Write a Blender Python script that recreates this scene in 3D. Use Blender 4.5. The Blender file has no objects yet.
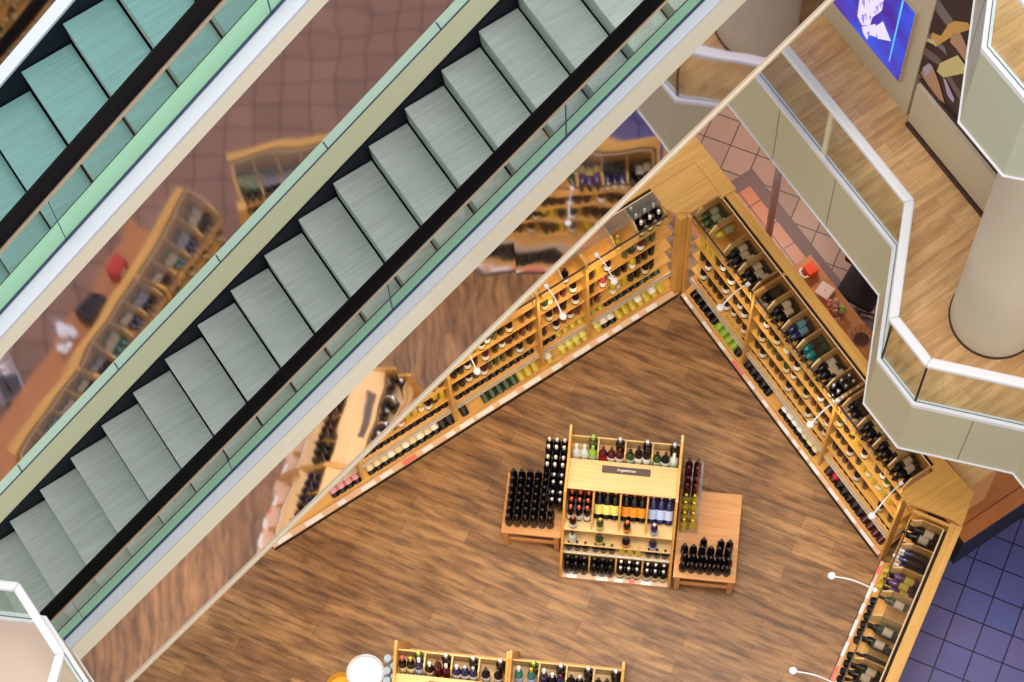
import bpy, bmesh, math, random
from mathutils import Vector, Matrix
random.seed(7)
C = bpy.context.scene.collection
PI = math.pi
R = math.radians

# ------------------------------------------------------------------ materials
def mat(name, col, rough=.5, metal=0, spec=.5, bump=None, coat=0, trans=0, alpha=1, emit=None, estr=0, ior=1.45):
    m = bpy.data.materials.new(name); m.use_nodes = True
    nt = m.node_tree; b = nt.nodes['Principled BSDF']
    b.inputs['Base Color'].default_value = (*col, 1)
    b.inputs['Roughness'].default_value = rough
    b.inputs['Metallic'].default_value = metal
    b.inputs['Specular IOR Level'].default_value = spec
    b.inputs['Coat Weight'].default_value = coat
    b.inputs['Transmission Weight'].default_value = trans
    b.inputs['IOR'].default_value = ior
    b.inputs['Alpha'].default_value = alpha
    if emit:
        b.inputs['Emission Color'].default_value = (*emit, 1); b.inputs['Emission Strength'].default_value = estr
    if bump:
        sc, st = bump
        tc = nt.nodes.new('ShaderNodeTexCoord'); n = nt.nodes.new('ShaderNodeTexNoise'); n.inputs['Scale'].default_value = sc
        n.inputs['Detail'].default_value = 3
        nt.links.new(tc.outputs['Object'], n.inputs['Vector'])
        bp = nt.nodes.new('ShaderNodeBump'); bp.inputs['Strength'].default_value = st
        nt.links.new(n.outputs['Fac'], bp.inputs['Height']); nt.links.new(bp.outputs['Normal'], b.inputs['Normal'])
    return m

def S(r, g, b):   # 8 bit sRGB to linear
    f = lambda c: (c/255/12.92) if c/255 <= .04045 else ((c/255+.055)/1.055)**2.4
    return (f(r), f(g), f(b))

def wood(name, c1, c2, rough=.45, scale=(1, 14, 14), coat=.15):
    m = bpy.data.materials.new(name); m.use_nodes = True; nt = m.node_tree; b = nt.nodes['Principled BSDF']
    tc = nt.nodes.new('ShaderNodeTexCoord'); mp = nt.nodes.new('ShaderNodeMapping'); mp.inputs['Scale'].default_value = scale
    n = nt.nodes.new('ShaderNodeTexNoise'); n.inputs['Scale'].default_value = 2.2; n.inputs['Detail'].default_value = 5
    cr = nt.nodes.new('ShaderNodeValToRGB'); cr.color_ramp.elements[0].color = (*c1, 1); cr.color_ramp.elements[1].color = (*c2, 1)
    cr.color_ramp.elements[0].position = .3; cr.color_ramp.elements[1].position = .7
    nt.links.new(tc.outputs['Object'], mp.inputs['Vector']); nt.links.new(mp.outputs['Vector'], n.inputs['Vector'])
    nt.links.new(n.outputs['Fac'], cr.inputs['Fac']); nt.links.new(cr.outputs['Color'], b.inputs['Base Color'])
    b.inputs['Roughness'].default_value = rough; b.inputs['Coat Weight'].default_value = coat
    return m

def brick_mat(name, cols, mortar, bw, bh, msize, rot, p0, offset=0, rough=.45, streak=0, bump=.3, blot=.0):
    """tiles or planks; rot/p0 = pattern azimuth and a grid corner on the floor"""
    m = bpy.data.materials.new(name); m.use_nodes = True; nt = m.node_tree; b = nt.nodes['Principled BSDF']
    tc = nt.nodes.new('ShaderNodeTexCoord'); mp = nt.nodes.new('ShaderNodeMapping')
    ca, sa = math.cos(-rot), math.sin(-rot)
    mp.inputs['Rotation'].default_value = (0, 0, -rot)
    mp.inputs['Location'].default_value = (-(ca*p0[0]-sa*p0[1]), -(sa*p0[0]+ca*p0[1]), 0)
    br = nt.nodes.new('ShaderNodeTexBrick'); br.offset = offset; br.squash = 1; br.offset_frequency = 2
    br.inputs['Scale'].default_value = 1; br.inputs['Brick Width'].default_value = bw; br.inputs['Row Height'].default_value = bh
    br.inputs['Mortar Size'].default_value = msize; br.inputs['Mortar Smooth'].default_value = .1
    br.inputs['Color1'].default_value = (*cols[0], 1); br.inputs['Color2'].default_value = (*cols[1], 1)
    br.inputs['Mortar'].default_value = (*mortar, 1)
    nt.links.new(tc.outputs['Object'], mp.inputs['Vector']); nt.links.new(mp.outputs['Vector'], br.inputs['Vector'])
    out = br.outputs['Color']
    def mix(fac, a, colr, mode='MULTIPLY'):
        x = nt.nodes.new('ShaderNodeMix'); x.data_type = 'RGBA'; x.blend_type = mode
        if isinstance(fac, float): x.inputs[0].default_value = fac
        else: nt.links.new(fac, x.inputs[0])
        nt.links.new(a, x.inputs[6])
        if isinstance(colr, tuple): x.inputs[7].default_value = (*colr, 1)
        else: nt.links.new(colr, x.inputs[7])
        return x.outputs[2]
    if streak:
        m2 = nt.nodes.new('ShaderNodeMapping'); m2.inputs['Scale'].default_value = (1.3, 9, 1)
        nt.links.new(mp.outputs['Vector'], m2.inputs['Vector'])
        n = nt.nodes.new('ShaderNodeTexNoise'); n.inputs['Scale'].default_value = 1.6; n.inputs['Detail'].default_value = 6; n.inputs['Roughness'].default_value = .62
        nt.links.new(m2.outputs['Vector'], n.inputs['Vector'])
        cr = nt.nodes.new('ShaderNodeValToRGB'); cr.color_ramp.elements[0].position = .36; cr.color_ramp.elements[1].position = .62
        cr.color_ramp.elements[0].color = (.22, .17, .15, 1); cr.color_ramp.elements[1].color = (1, 1, 1, 1)
        nt.links.new(n.outputs['Fac'], cr.inputs['Fac'])
        out = mix(float(streak), out, cr.outputs['Color'])
    if blot:
        n = nt.nodes.new('ShaderNodeTexNoise'); n.inputs['Scale'].default_value = 1.3; n.inputs['Detail'].default_value = 3
        nt.links.new(tc.outputs['Object'], n.inputs['Vector'])
        cr = nt.nodes.new('ShaderNodeValToRGB'); cr.color_ramp.elements[0].position = .35; cr.color_ramp.elements[1].position = .65
        cr.color_ramp.elements[0].color = (.6, .58, .6, 1)
        nt.links.new(n.outputs['Fac'], cr.inputs['Fac'])
        out = mix(float(blot), out, cr.outputs['Color'])
    nt.links.new(out, b.inputs['Base Color'])
    b.inputs['Roughness'].default_value = rough
    bp = nt.nodes.new('ShaderNodeBump'); bp.inputs['Strength'].default_value = bump; bp.inputs['Distance'].default_value = .004; bp.invert = True
    nt.links.new(br.outputs['Fac'], bp.inputs['Height']); nt.links.new(bp.outputs['Normal'], b.inputs['Normal'])
    return m

def mirror_mat():
    m = bpy.data.materials.new('wavy_polished_steel'); m.use_nodes = True; nt = m.node_tree; b = nt.nodes['Principled BSDF']
    b.inputs['Base Color'].default_value = (.66, .62, .70, 1); b.inputs['Metallic'].default_value = 1; b.inputs['Roughness'].default_value = .035
    tc = nt.nodes.new('ShaderNodeTexCoord'); n = nt.nodes.new('ShaderNodeTexNoise'); n.inputs['Scale'].default_value = 1.0; n.inputs['Detail'].default_value = .8
    nt.links.new(tc.outputs['Object'], n.inputs['Vector'])
    bp = nt.nodes.new('ShaderNodeBump'); bp.inputs['Strength'].default_value = 1; bp.inputs['Distance'].default_value = .0042
    nt.links.new(n.outputs['Fac'], bp.inputs['Height']); nt.links.new(bp.outputs['Normal'], b.inputs['Normal'])
    return m

def step_mat(name, col):
    m = bpy.data.materials.new(name); m.use_nodes = True; nt = m.node_tree; b = nt.nodes['Principled BSDF']
    tc = nt.nodes.new('ShaderNodeTexCoord'); mp = nt.nodes.new('ShaderNodeMapping'); mp.inputs['Scale'].default_value = (1.2, 22, 1)
    n = nt.nodes.new('ShaderNodeTexNoise'); n.inputs['Scale'].default_value = 2; n.inputs['Detail'].default_value = 5
    nt.links.new(tc.outputs['Object'], mp.inputs['Vector']); nt.links.new(mp.outputs['Vector'], n.inputs['Vector'])
    cr = nt.nodes.new('ShaderNodeValToRGB'); cr.color_ramp.elements[0].color = (*[c*.88 for c in col], 1); cr.color_ramp.elements[1].color = (*[c*1.1 for c in col], 1)
    cr.color_ramp.elements[0].position = .3; cr.color_ramp.elements[1].position = .7
    nt.links.new(n.outputs['Fac'], cr.inputs['Fac']); nt.links.new(cr.outputs['Color'], b.inputs['Base Color'])
    b.inputs['Roughness'].default_value = .5; b.inputs['Metallic'].default_value = .05
    return m

M = {}
M['oak'] = wood('golden_beech', S(200, 146, 68), S(222, 170, 88))
M['oak_light'] = wood('pale_beech', S(214, 174, 112), S(230, 192, 132))
M['oak_table'] = wood('orange_beech', S(208, 142, 82), S(224, 164, 104))
M['lip'] = mat('pinkish_laminate', S(226, 190, 160), .5)
M['tag'] = mat('white_price_tag', S(240, 238, 240), .5)
M['redtag'] = mat('red_price_tag', S(235, 120, 110), .5)
M['rail'] = mat('pale_metal_rail', S(205, 190, 170), .4, .3)
M['darkrail'] = mat('dark_metal_rail', S(80, 66, 58), .4, .6)
M['dark'] = mat('black_recess', S(24, 20, 22), .7)
M['wavy'] = mirror_mat()
M['white'] = mat('white_paint', S(232, 232, 236), .4)
M['deckwhite'] = mat('white_aluminium_deck', S(204, 210, 220), .35, .1)
M['cream'] = mat('cream_cladding', S(230, 222, 200), .45)
M['creamline'] = mat('cream_edge_trim', S(240, 222, 190), .45)
M['panel'] = mat('olive_cream_panel', S(196, 192, 160), .35)
M['panel2'] = mat('beige_panel', S(208, 192, 164), .4)
M['mint'] = mat('mint_green_inner_deck', S(158, 205, 172), .35)
M['mintcap'] = mat('pale_mint_cap', S(198, 228, 208), .35)
M['yelcream'] = mat('yellowish_cream_deck', S(206, 208, 172), .4)
M['black'] = mat('black_rubber', S(10, 7, 10), .7, spec=.12)
M['skirt'] = mat('black_skirt_panel', S(14, 13, 30), .5, spec=.2)
M['beige'] = mat('beige_metal_profile', S(206, 184, 160), .35, .3)
M['line'] = mat('dark_seal', S(50, 66, 100), .5)
M['step'] = step_mat('grey_green_tread', S(198, 210, 204))
M['bluelit_step'] = step_mat('bluelit_tread', S(96, 138, 136))  # same treads as the near escalator, bluish light painted into the colour
M['riser'] = mat('grey_green_riser', S(166, 186, 174), .5, 0)
def glass(name, tint, mixf):
    m = bpy.data.materials.new(name); m.use_nodes = True; nt = m.node_tree
    for n in list(nt.nodes):
        if n.type != 'OUTPUT_MATERIAL': nt.nodes.remove(n)
    out = [n for n in nt.nodes if n.type == 'OUTPUT_MATERIAL'][0]
    t = nt.nodes.new('ShaderNodeBsdfTransparent'); t.inputs[0].default_value = (*tint, 1)
    g = nt.nodes.new('ShaderNodeBsdfGlossy'); g.inputs['Roughness'].default_value = .03; g.inputs[0].default_value = (.9, 1, .95, 1)
    x = nt.nodes.new('ShaderNodeMixShader'); x.inputs[0].default_value = mixf
    nt.links.new(t.outputs[0], x.inputs[1]); nt.links.new(g.outputs[0], x.inputs[2]); nt.links.new(x.outputs[0], out.inputs[0])
    return m
M['glass'] = glass('balustrade_glass', (.93, .97, .95), .05)
M['clear'] = glass('clear_glass', (.95, .96, .96), .06)
M['smoke'] = glass('smoky_glass', (.80, .76, .70), .06)
M['column'] = mat('plastered_column', S(214, 200, 178), .6, bump=(3, .05))
M['skirting'] = mat('dark_brown_skirting', S(70, 44, 40), .5)
M['orangetop'] = wood('cherry_counter_top', S(176, 110, 62), S(188, 122, 72), .4, (1, 5, 5))
M['blackside'] = mat('black_plinth', S(30, 28, 34), .4)
M['chrome'] = mat('chrome', S(158, 150, 172), .25, .35)
M['plate'] = mat('dark_brown_sign_plate', S(84, 66, 60), .5)
M['text'] = mat('white_lettering', S(235, 230, 225), .5)
M['shopfloor'] = brick_mat('brown_vinyl_planks', (S(192, 146, 94), S(154, 112, 72)), S(110, 74, 48), 1.15, .165, .002, R(-56.7), (3, -4), .37, .42, .85, .15, .35)
M['tile'] = brick_mat('terracotta_tiles', (S(150, 112, 96), S(136, 102, 86)), S(70, 42, 40), .34, .34, .008, R(-56.72), (9.49, 1.0), 0, .35, 0, .5, .3)
M['bluelit_tile'] = brick_mat('blue_lit_tiles', (S(88, 96, 160), S(104, 98, 150)), S(24, 22, 54), .34, .34, .008, R(-56.72), (8.45, -4.97), 0, .35, 0, .5, .3)  # blue light falling on the floor is painted into this tile colour
M['orangetile'] = brick_mat('orange_tiles', (S(176, 98, 56), S(168, 92, 52)), S(70, 40, 34), .68, .34, .008, R(0), (9.2, .2), 0, .4, 0, .5, .2)
M['browntile'] = mat('dark_brown_border_tile', S(96, 66, 62), .5)
M['balcfloor'] = brick_mat('light_oak_planks', (S(236, 190, 134), S(222, 170, 114)), S(180, 128, 80), 1.1, .13, .002, R(2), (9, -3), .41, .35, .38, .1, .3)
M['pinkfloor'] = mat('pinkish_stone_floor', S(205, 180, 164), .4, bump=(6, .1))

BC = {  # bottle glass colours
 'black': mat('black_glass', S(12, 11, 17), .22, coat=.15, spec=.35), 'wine': mat('dark_red_glass', S(70, 14, 22), .16, coat=.5),
 'gold': mat('golden_white_wine', S(196, 172, 44), .16, coat=.5), 'lime': mat('lime_green_glass', S(140, 175, 50), .16, coat=.5),
 'green': mat('bottle_green_glass', S(46, 66, 34), .16, coat=.5), 'teal': mat('teal_glass', S(24, 110, 104), .16, coat=.5),
 'purple': mat('purple_glass', S(88, 60, 110), .2, coat=.5), 'clearb': mat('frosted_clear_glass', S(198, 208, 200), .2, coat=.4),
 'rose': mat('rose_wine', S(200, 70, 80), .2, coat=.5), 'amber': mat('amber_spirit', S(180, 100, 40), .2, coat=.5), 'navy': mat('navy_glass', S(30, 30, 80), .16, coat=.6)}
LC = {'white': mat('white_label', S(240, 238, 230), .5), 'cream': mat('cream_label', S(230, 214, 170), .5), 'blue': mat('sky_blue_label', S(120, 196, 236), .5),
 'yellow': mat('yellow_label', S(226, 218, 120), .5), 'orange': mat('orange_label', S(236, 150, 40), .5), 'palegreen': mat('pale_green_label', S(190, 220, 190), .5),
 'pink': mat('pink_label', S(224, 160, 170), .5), 'black': mat('black_label', S(40, 34, 40), .5), 'red': mat('red_label', S(190, 30, 50), .5), 'lilac': mat('pale_blue_label', S(186, 200, 236), .5)}
CC = {'white': mat('white_capsule', S(240, 238, 236), .35), 'black': mat('black_capsule', S(24, 20, 26), .3), 'red': mat('red_capsule', S(214, 90, 70), .35),
 'gold': mat('gold_capsule', S(210, 170, 70), .3, .5), 'orange': mat('orange_capsule', S(230, 110, 50), .35), 'green': mat('green_capsule', S(150, 190, 80), .35),
 'silver': mat('silver_capsule', S(200, 200, 205), .3, .6), 'wine': mat('burgundy_capsule', S(90, 22, 34), .3)}

# ------------------------------------------------------------------ mesh helpers
class MB:
    """collects faces with material slots and builds ONE mesh"""
    def __init__(s): s.v = []; s.f = []; s.m = []; s.mats = []
    def mi(s, m):
        if m not in s.mats: s.mats.append(m)
        return s.mats.index(m)
    def face(s, idx, m): s.f.append(tuple(idx)); s.m.append(s.mi(m))
    def box(s, x0, x1, y0, y1, z0, z1, m, T=None):
        b = len(s.v); pts = [(x, y, z) for z in (z0, z1) for y in (y0, y1) for x in (x0, x1)]
        s.v += [tuple(T @ Vector(p)) if T else p for p in pts]
        for q in ((0, 2, 3, 1), (4, 5, 7, 6), (0, 1, 5, 4), (2, 6, 7, 3), (0, 4, 6, 2), (1, 3, 7, 5)): s.face([b+i for i in q], m)
        return s
    def prism(s, poly, z0, z1, m, mside=None):   # poly in xy, counter-clockwise
        b = len(s.v); n = len(poly)
        s.v += [(x, y, z0) for x, y in poly] + [(x, y, z1) for x, y in poly]
        s.face([b+i for i in reversed(range(n))], m); s.face([b+n+i for i in range(n)], m)
        for i in range(n): j = (i+1) % n; s.face([b+i, b+j, b+n+j, b+n+i], mside or m)
        return s
    def extr(s, pts0, pts1, m):   # closed loft between two equal rings
        b = len(s.v); n = len(pts0); s.v += [tuple(p) for p in pts0] + [tuple(p) for p in pts1]
        s.face([b+i for i in reversed(range(n))], m); s.face([b+n+i for i in range(n)], m)
        for i in range(n): j = (i+1) % n; s.face([b+i, b+j, b+n+j, b+n+i], m)
        return s
    def lathe(s, prof, m, seg=12, T=None, a0=0, a1=2*PI, cap=True):
        full = abs(a1-a0-2*PI) < 1e-6; n = seg if full else seg+1; b = len(s.v)
        for r, z in prof:
            for i in range(n):
                a = a0+(a1-a0)*i/seg; p = Vector((r*math.cos(a), r*math.sin(a), z)); s.v.append(tuple(T @ p) if T else tuple(p))
        for k in range(len(prof)-1):
            for i in range(seg):
                j = (i+1) % n if full else i+1
                s.face([b+k*n+i, b+k*n+j, b+(k+1)*n+j, b+(k+1)*n+i], m)
        if cap and full:
            s.face([b+i for i in reversed(range(n))], m); s.face([b+(len(prof)-1)*n+i for i in range(n)], m)
        return s
    def tube(s, pts, r, m, seg=8):
        pts = [Vector(p) for p in pts]; b = len(s.v)
        for i, p in enumerate(pts):
            d = (pts[min(i+1, len(pts)-1)]-pts[max(i-1, 0)]).normalized()
            u = d.cross(Vector((0, 0, 1))); u = u.normalized() if u.length > 1e-3 else Vector((1, 0, 0)); w = d.cross(u)
            for k in range(seg):
                a = 2*PI*k/seg; s.v.append(tuple(p+u*r*math.cos(a)+w*r*math.sin(a)))
        for i in range(len(pts)-1):
            for k in range(seg):
                j = (k+1) % seg; s.face([b+i*seg+k, b+i*seg+j, b+(i+1)*seg+j, b+(i+1)*seg+k], m)
        s.face([b+k for k in range(seg)], m); s.face([b+(len(pts)-1)*seg+k for k in reversed(range(seg))], m)
        return s
    def mesh(s, name, smooth=False):
        me = bpy.data.meshes.new(name); me.from_pydata(s.v, [], s.f)
        for m in s.mats: me.materials.append(m)
        me.polygons.foreach_set('material_index', s.m)
        bm = bmesh.new(); bm.from_mesh(me); bmesh.ops.recalc_face_normals(bm, faces=bm.faces); bm.to_mesh(me); bm.free()
        if smooth:
            me.polygons.foreach_set('use_smooth', [True]*len(me.polygons))
            try: me.set_sharp_from_angle(angle=R(40))
            except Exception: pass
        me.update(); return me
    def build(s, name, parent=None, smooth=False, bevel=0):
        o = bpy.data.objects.new(name, s.mesh(name, smooth)); C.objects.link(o)
        if parent: o.parent = parent
        if bevel:
            b = o.modifiers.new('bevel', 'BEVEL'); b.width = bevel; b.segments = 2; b.limit_method = 'ANGLE'
        return o

def place(o, loc, rz=0, rx=0, ry=0):
    o.location = loc; o.rotation_euler = (rx, ry, rz); return o
def tag(o, label=None, cat=None, group=None, kind=None):
    if label: o['label'] = label
    if cat: o['category'] = cat
    if group: o['group'] = group
    if kind: o['kind'] = kind
    return o
def empty(name, loc, rz=0):
    o = bpy.data.objects.new(name, None); C.objects.link(o); o.location = loc; o.rotation_euler = (0, 0, rz); o.empty_display_size = .1; return o
class Fr:   # local frame of a piece of furniture
    def __init__(s, x, y, ang, z=0): s.x, s.y, s.a, s.z = x, y, R(ang), z
    def w(s, u, v, z=0): c, n = math.cos(s.a), math.sin(s.a); return (s.x+u*c-v*n, s.y+u*n+v*c, s.z+z)

ORD = ['first','second','third','fourth','fifth','sixth','seventh','eighth','ninth','tenth','eleventh','twelfth','thirteenth','fourteenth','fifteenth','sixteenth']

# ------------------------------------------------------------------ bottles
PROF = {'bordeaux': [(.030, 0), (.041, .004), (.042, .02), (.042, .20), (.036, .232), (.017, .26), (.0155, .27)],
        'burgundy': [(.030, 0), (.043, .004), (.044, .02), (.044, .15), (.038, .195), (.020, .245), (.0155, .27)],
        'squat': [(.034, 0), (.046, .004), (.047, .02), (.047, .13), (.040, .165), (.017, .195), (.0155, .20)]}
_cache = {}
def b_mesh(shape, col, cap, lab, part):
    key = (shape, col, cap, lab, part)
    if key in _cache: return _cache[key]
    pr = PROF[shape]; mb = MB(); top = pr[-1][1]
    if part in ('body', 'all'): mb.lathe(pr, BC[col], 12)
    if part in ('capsule', 'all'): mb.lathe([(.0165, top-.035 if part == 'all' else top-.02), (.0175, top), (.0172, top+.055), (.012, top+.058)], CC[cap], 10)
    if part in ('label', 'all') and lab:
        r = pr[3][0]+.0015; h0 = .05; h1 = min(.15, pr[3][1]-.01)
        mb.lathe([(r, h0), (r, h1)], LC[lab], 10, None, R(-90-105), R(-90+105), cap=False)
    _cache[key] = mb.mesh('wine_bottle_'+part, True)
    return _cache[key]
def bottle(loc, rz=0, shape='bordeaux', col='black', cap='black', lab='white', tilt=0, label='', group=None, parts=False, name='wine_bottle', scale=1.0, force=False):
    """tilt: leans the neck backwards (+v); label side faces -v of its frame"""
    rot = Matrix.Rotation(rz, 4, 'Z') @ Matrix.Rotation(-tilt, 4, 'X')
    if not force and (not seen(loc) or not seen(Vector(loc)+Vector((0, 0, .28)))):
        rest_add(Matrix.Translation(loc) @ rot @ Matrix.Scale(scale, 4), shape, col, cap, lab); return None
    if parts:
        o = bpy.data.objects.new(name, None); C.objects.link(o); o.empty_display_size = .05
        for p, nm in (('body', 'glass_body'), ('capsule', 'capsule'), ('label', 'paper_label')):
            if p == 'label' and not lab: continue
            c = bpy.data.objects.new(nm, b_mesh(shape, col, cap, lab, p)); C.objects.link(c); c.parent = o
            if p == 'capsule': c['label'] = f'{cap} capsule'
    else:
        o = bpy.data.objects.new(name, b_mesh(shape, col, cap, lab, 'all')); C.objects.link(o)
    o.matrix_world = Matrix.Translation(loc) @ rot @ Matrix.Scale(scale, 4)
    tag(o, label, 'bottle', group); return o
CN = {'black': 'black', 'wine': 'dark red', 'gold': 'golden', 'lime': 'lime green', 'green': 'dark green', 'teal': 'teal', 'purple': 'purple', 'clearb': 'clear', 'rose': 'rose', 'amber': 'amber', 'navy': 'navy'}
LN = {'white': 'white label', 'cream': 'cream label', 'blue': 'sky-blue label', 'yellow': 'yellow label', 'orange': 'orange label', 'palegreen': 'pale-green label', 'pink': 'pink label', 'black': 'black label', 'red': 'red label', 'lilac': 'pale-blue label', None: 'no label'}

# The shop level is first built smaller (floor tile .34); it is then scaled up about the camera position, so its floor lies 2.33 below zero
SHOP_SCALE = 1.088
SHM = Matrix.Translation((-.0519, .7977, -2.3286)) @ Matrix.Scale(SHOP_SCALE, 4)
SHOP = []; _mark = set()
def shop_begin(): _mark.clear(); _mark.update(o.name for o in bpy.data.objects)
def shop_end(): SHOP.extend(o for o in bpy.data.objects if o.name not in _mark and o.parent is None)
REST = MB()
CAMP = Vector((.5893, -9.0647, 26.461))
def cam_axes():
    az = .51250388; al, ro = .38762, -.07806
    fw = Vector((0, math.sin(al), -math.cos(al))); rt = Vector((1, 0, 0)); up = Vector((0, math.cos(al), math.sin(al)))
    r2 = rt*math.cos(ro)+up*math.sin(ro); u2 = -rt*math.sin(ro)+up*math.cos(ro); Rz = Matrix.Rotation(-az, 3, 'Z')
    return Rz @ r2, Rz @ u2, Rz @ fw
AX = cam_axes()
def seen(p):
    '''is this spot part of what the photograph shows: inside its frame and not behind the near escalator'''
    d = (SHM @ Vector(p))-CAMP; w = d.dot(AX[2]); x = 512+2435.5*d.dot(AX[0])/w; y = 341-2435.5*d.dot(AX[1])/w
    if not (-4 < x < 1028 and -4 < y < 688): return False
    t = (-1.44-CAMP.y)/d.y if abs(d.y) > 1e-6 else 9
    if 0 < t < 1:
        q = CAMP+d*t
        if q.z > q.x*math.tan(R(35))+4.232-1.97-.10: return False
    return True
def rest_add(T, shape='bordeaux', col='black', cap='black', lab=None):
    pr = PROF[shape]; top = pr[-1][1]
    REST.lathe(pr, BC[col], 8, T); REST.lathe([(.0165, top-.03), (.0172, top+.055)], CC[cap], 6, T)
    if lab: REST.lathe([(pr[3][0]+.0015, .05), (pr[3][0]+.0015, min(.15, pr[3][1]-.01))], LC[lab], 6, T, R(-195), R(15), cap=False)
# ------------------------------------------------------------------ SETTING: floors
shop_begin()
def struct(o): o['kind'] = 'structure'; return o
mb = MB(); mb.prism([(-8, 9), (-8, -16), (20, -16), (20, 9)], -.3, -.012, M['tile']); struct(mb.build('floor'))
mb = MB(); mb.prism([(-3.5, .35), (-3.5, -5.0), (.6, -5.0), (3.85, -6.85), (5.2, -6.3), (7.9, -4.3), (8.45, -4.4), (8.45, .35)], -.012, 0, M['shopfloor']); struct(mb.build('floor'))
mb = MB(); mb.prism([(6.3, -5.6), (6.9, -6.6), (8, -7.0), (14, -7.0), (14, -4.05), (8.45, -4.05), (8.2, -4.8)], -.012, -.002, M['bluelit_tile']); struct(mb.build('floor'))
mb = MB(); mb.prism([(8.3, .42), (8.3, -4.0), (9.36, -4.0), (9.36, .42)], -.012, -.001, M['orangetile']); struct(mb.build('floor'))
mb = MB(); mb.prism([(8.3, .60), (8.3, .42), (9.36, .42), (9.36, -4.0), (9.52, -4.0), (9.52, .60)], -.012, .001, M['browntile']); struct(mb.build('trim_1'))

shop_end()
# balcony of the first upper level ------------------------------------------------
F1 = 3.7
P1 = [(8.96, 1.6), (8.96, -2.32), (8.09, -3.22), (8.09, -3.77), (8.90, -4.66), (8.92, -7.5)]
def balcony(P, zf, far_pts, floor_m, panel_m, name_n, gl='glass', fh=1.2, joints=1.25):
    poly = P+far_pts
    mb = MB(); mb.prism(poly, zf-fh+.03, zf-.02, M['panel2']); struct(mb.build('floor'))
    mb = MB(); mb.prism(poly, zf-.02, zf, floor_m); struct(mb.build('floor'))
    # fascia cladding, lower edge strip, curb: parts of one balustrade thing
    return poly
def seg_frame(p, q):
    d = Vector((q[0]-p[0], q[1]-p[1])); L = d.length; d /= L; n = Vector((-d.y, d.x)); return d, n, L
def mitre(P, off):
    """offset an open polyline by off to its right (outside)"""
    out = []
    for i, p in enumerate(P):
        ns = []
        if i > 0: d, n, L = seg_frame(P[i-1], p); ns.append(-n)
        if i < len(P)-1: d, n, L = seg_frame(p, P[i+1]); ns.append(-n)
        b = sum(ns, Vector((0, 0))).normalized(); k = off/max(.3, b.dot(ns[0])); out.append((p[0]+b.x*k, p[1]+b.y*k))
    return out
def band(mb, P, o0, o1, z0, z1, m):
    A = mitre(P, o0); B = mitre(P, o1)
    for i in range(len(P)-1):
        mb.extr([(A[i][0], A[i][1], z0), (B[i][0], B[i][1], z0), (B[i][0], B[i][1], z1), (A[i][0], A[i][1], z1)],
                [(A[i+1][0], A[i+1][1], z0), (B[i+1][0], B[i+1][1], z0), (B[i+1][0], B[i+1][1], z1), (A[i+1][0], A[i+1][1], z1)], m)
def balustrade(P, zf, side, label, panel_m, joint=1.05, rail_h=1.1, railr=.05):
    """side=+1: outside is to the right of the walking direction"""
    t = empty('glass_balustrade', (P[1][0], P[1][1], zf))
    off = Vector((-P[1][0], -P[1][1], -zf))
    def add(name, mb, **k):
        mb.v = [tuple(Vector(v)+off) for v in mb.v]; return mb.build(name, t, **k)
    s = side
    mb = MB(); band(mb, P, s*-.02, s*.05, zf-.0, zf+.07, M['white']); band(mb, P, s*.005, s*.012, zf+.07, zf+.075, M['line']); add('base_rail', mb)
    mb = MB(); band(mb, P, s*0, s*.045, zf-1.17, zf, panel_m)
    for i in range(len(P)-1):
        d, n, L = seg_frame(P[i], P[i+1]); k = int(L//joint)
        for j in range(1, k+1):
            q = Vector(P[i])+d*(L*j/(k+1)); o = -n*s*.045
            mb.extr([(q.x-d.x*.003+o.x, q.y-d.y*.003+o.y, zf-1.17), (q.x+d.x*.003+o.x, q.y+d.y*.003+o.y, zf-1.17), (q.x+d.x*.003+o.x*1.05, q.y+d.y*.003+o.y*1.05, zf-1.17), (q.x-d.x*.003+o.x*1.05, q.y-d.y*.003+o.y*1.05, zf-1.17)],
                    [(q.x-d.x*.003+o.x, q.y-d.y*.003+o.y, zf), (q.x+d.x*.003+o.x, q.y+d.y*.003+o.y, zf), (q.x+d.x*.003+o.x*1.05, q.y+d.y*.003+o.y*1.05, zf), (q.x-d.x*.003+o.x*1.05, q.y-d.y*.003+o.y*1.05, zf)], M['plate'])
    add('fascia_cladding', mb)
    mb = MB(); band(mb, P, s*-.01, s*.06, zf-1.2, zf-1.18, M['white']); add('lower_edge_trim', mb)
    for i in range(len(P)-1):
        d, n, L = seg_frame(P[i], P[i+1]); k = max(1, int(round(L/1.15)))
        for j in range(k):
            a = Vector(P[i])+d*(L*j/k+.012); b = Vector(P[i])+d*(L*(j+1)/k-.012)
            mb = MB(); nn = -n*s
            mb.extr([(a.x, a.y, zf+.06), (a.x+nn.x*.012, a.y+nn.y*.012, zf+.06), (a.x+nn.x*.012, a.y+nn.y*.012, zf+rail_h-.03), (a.x, a.y, zf+rail_h-.03)],
                    [(b.x, b.y, zf+.06), (b.x+nn.x*.012, b.y+nn.y*.012, zf+.06), (b.x+nn.x*.012, b.y+nn.y*.012, zf+rail_h-.03), (b.x, b.y, zf+rail_h-.03)], M['glass'])
            add('glass_panel', mb)
    mb = MB(); band(mb, P, -s*railr*.9, s*railr*1.1, zf+rail_h-.045, zf+rail_h+.035, M['white']); add('handrail', mb, bevel=.02)
    tag(t, label, 'balustrade'); return t
poly1 = P1+[(14, -7.5), (14, 1.6)]
mb = MB(); mb.prism(poly1, F1-1.16, F1-.02, M['panel2']); struct(mb.build('floor'))
mb = MB(); mb.prism(poly1, F1-.02, F1, M['balcfloor']); struct(mb.build('floor'))
balustrade(P1, F1, 1, 'octagonal glass balustrade with white handrail round the oak-floored balcony at right', M['panel'])
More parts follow.
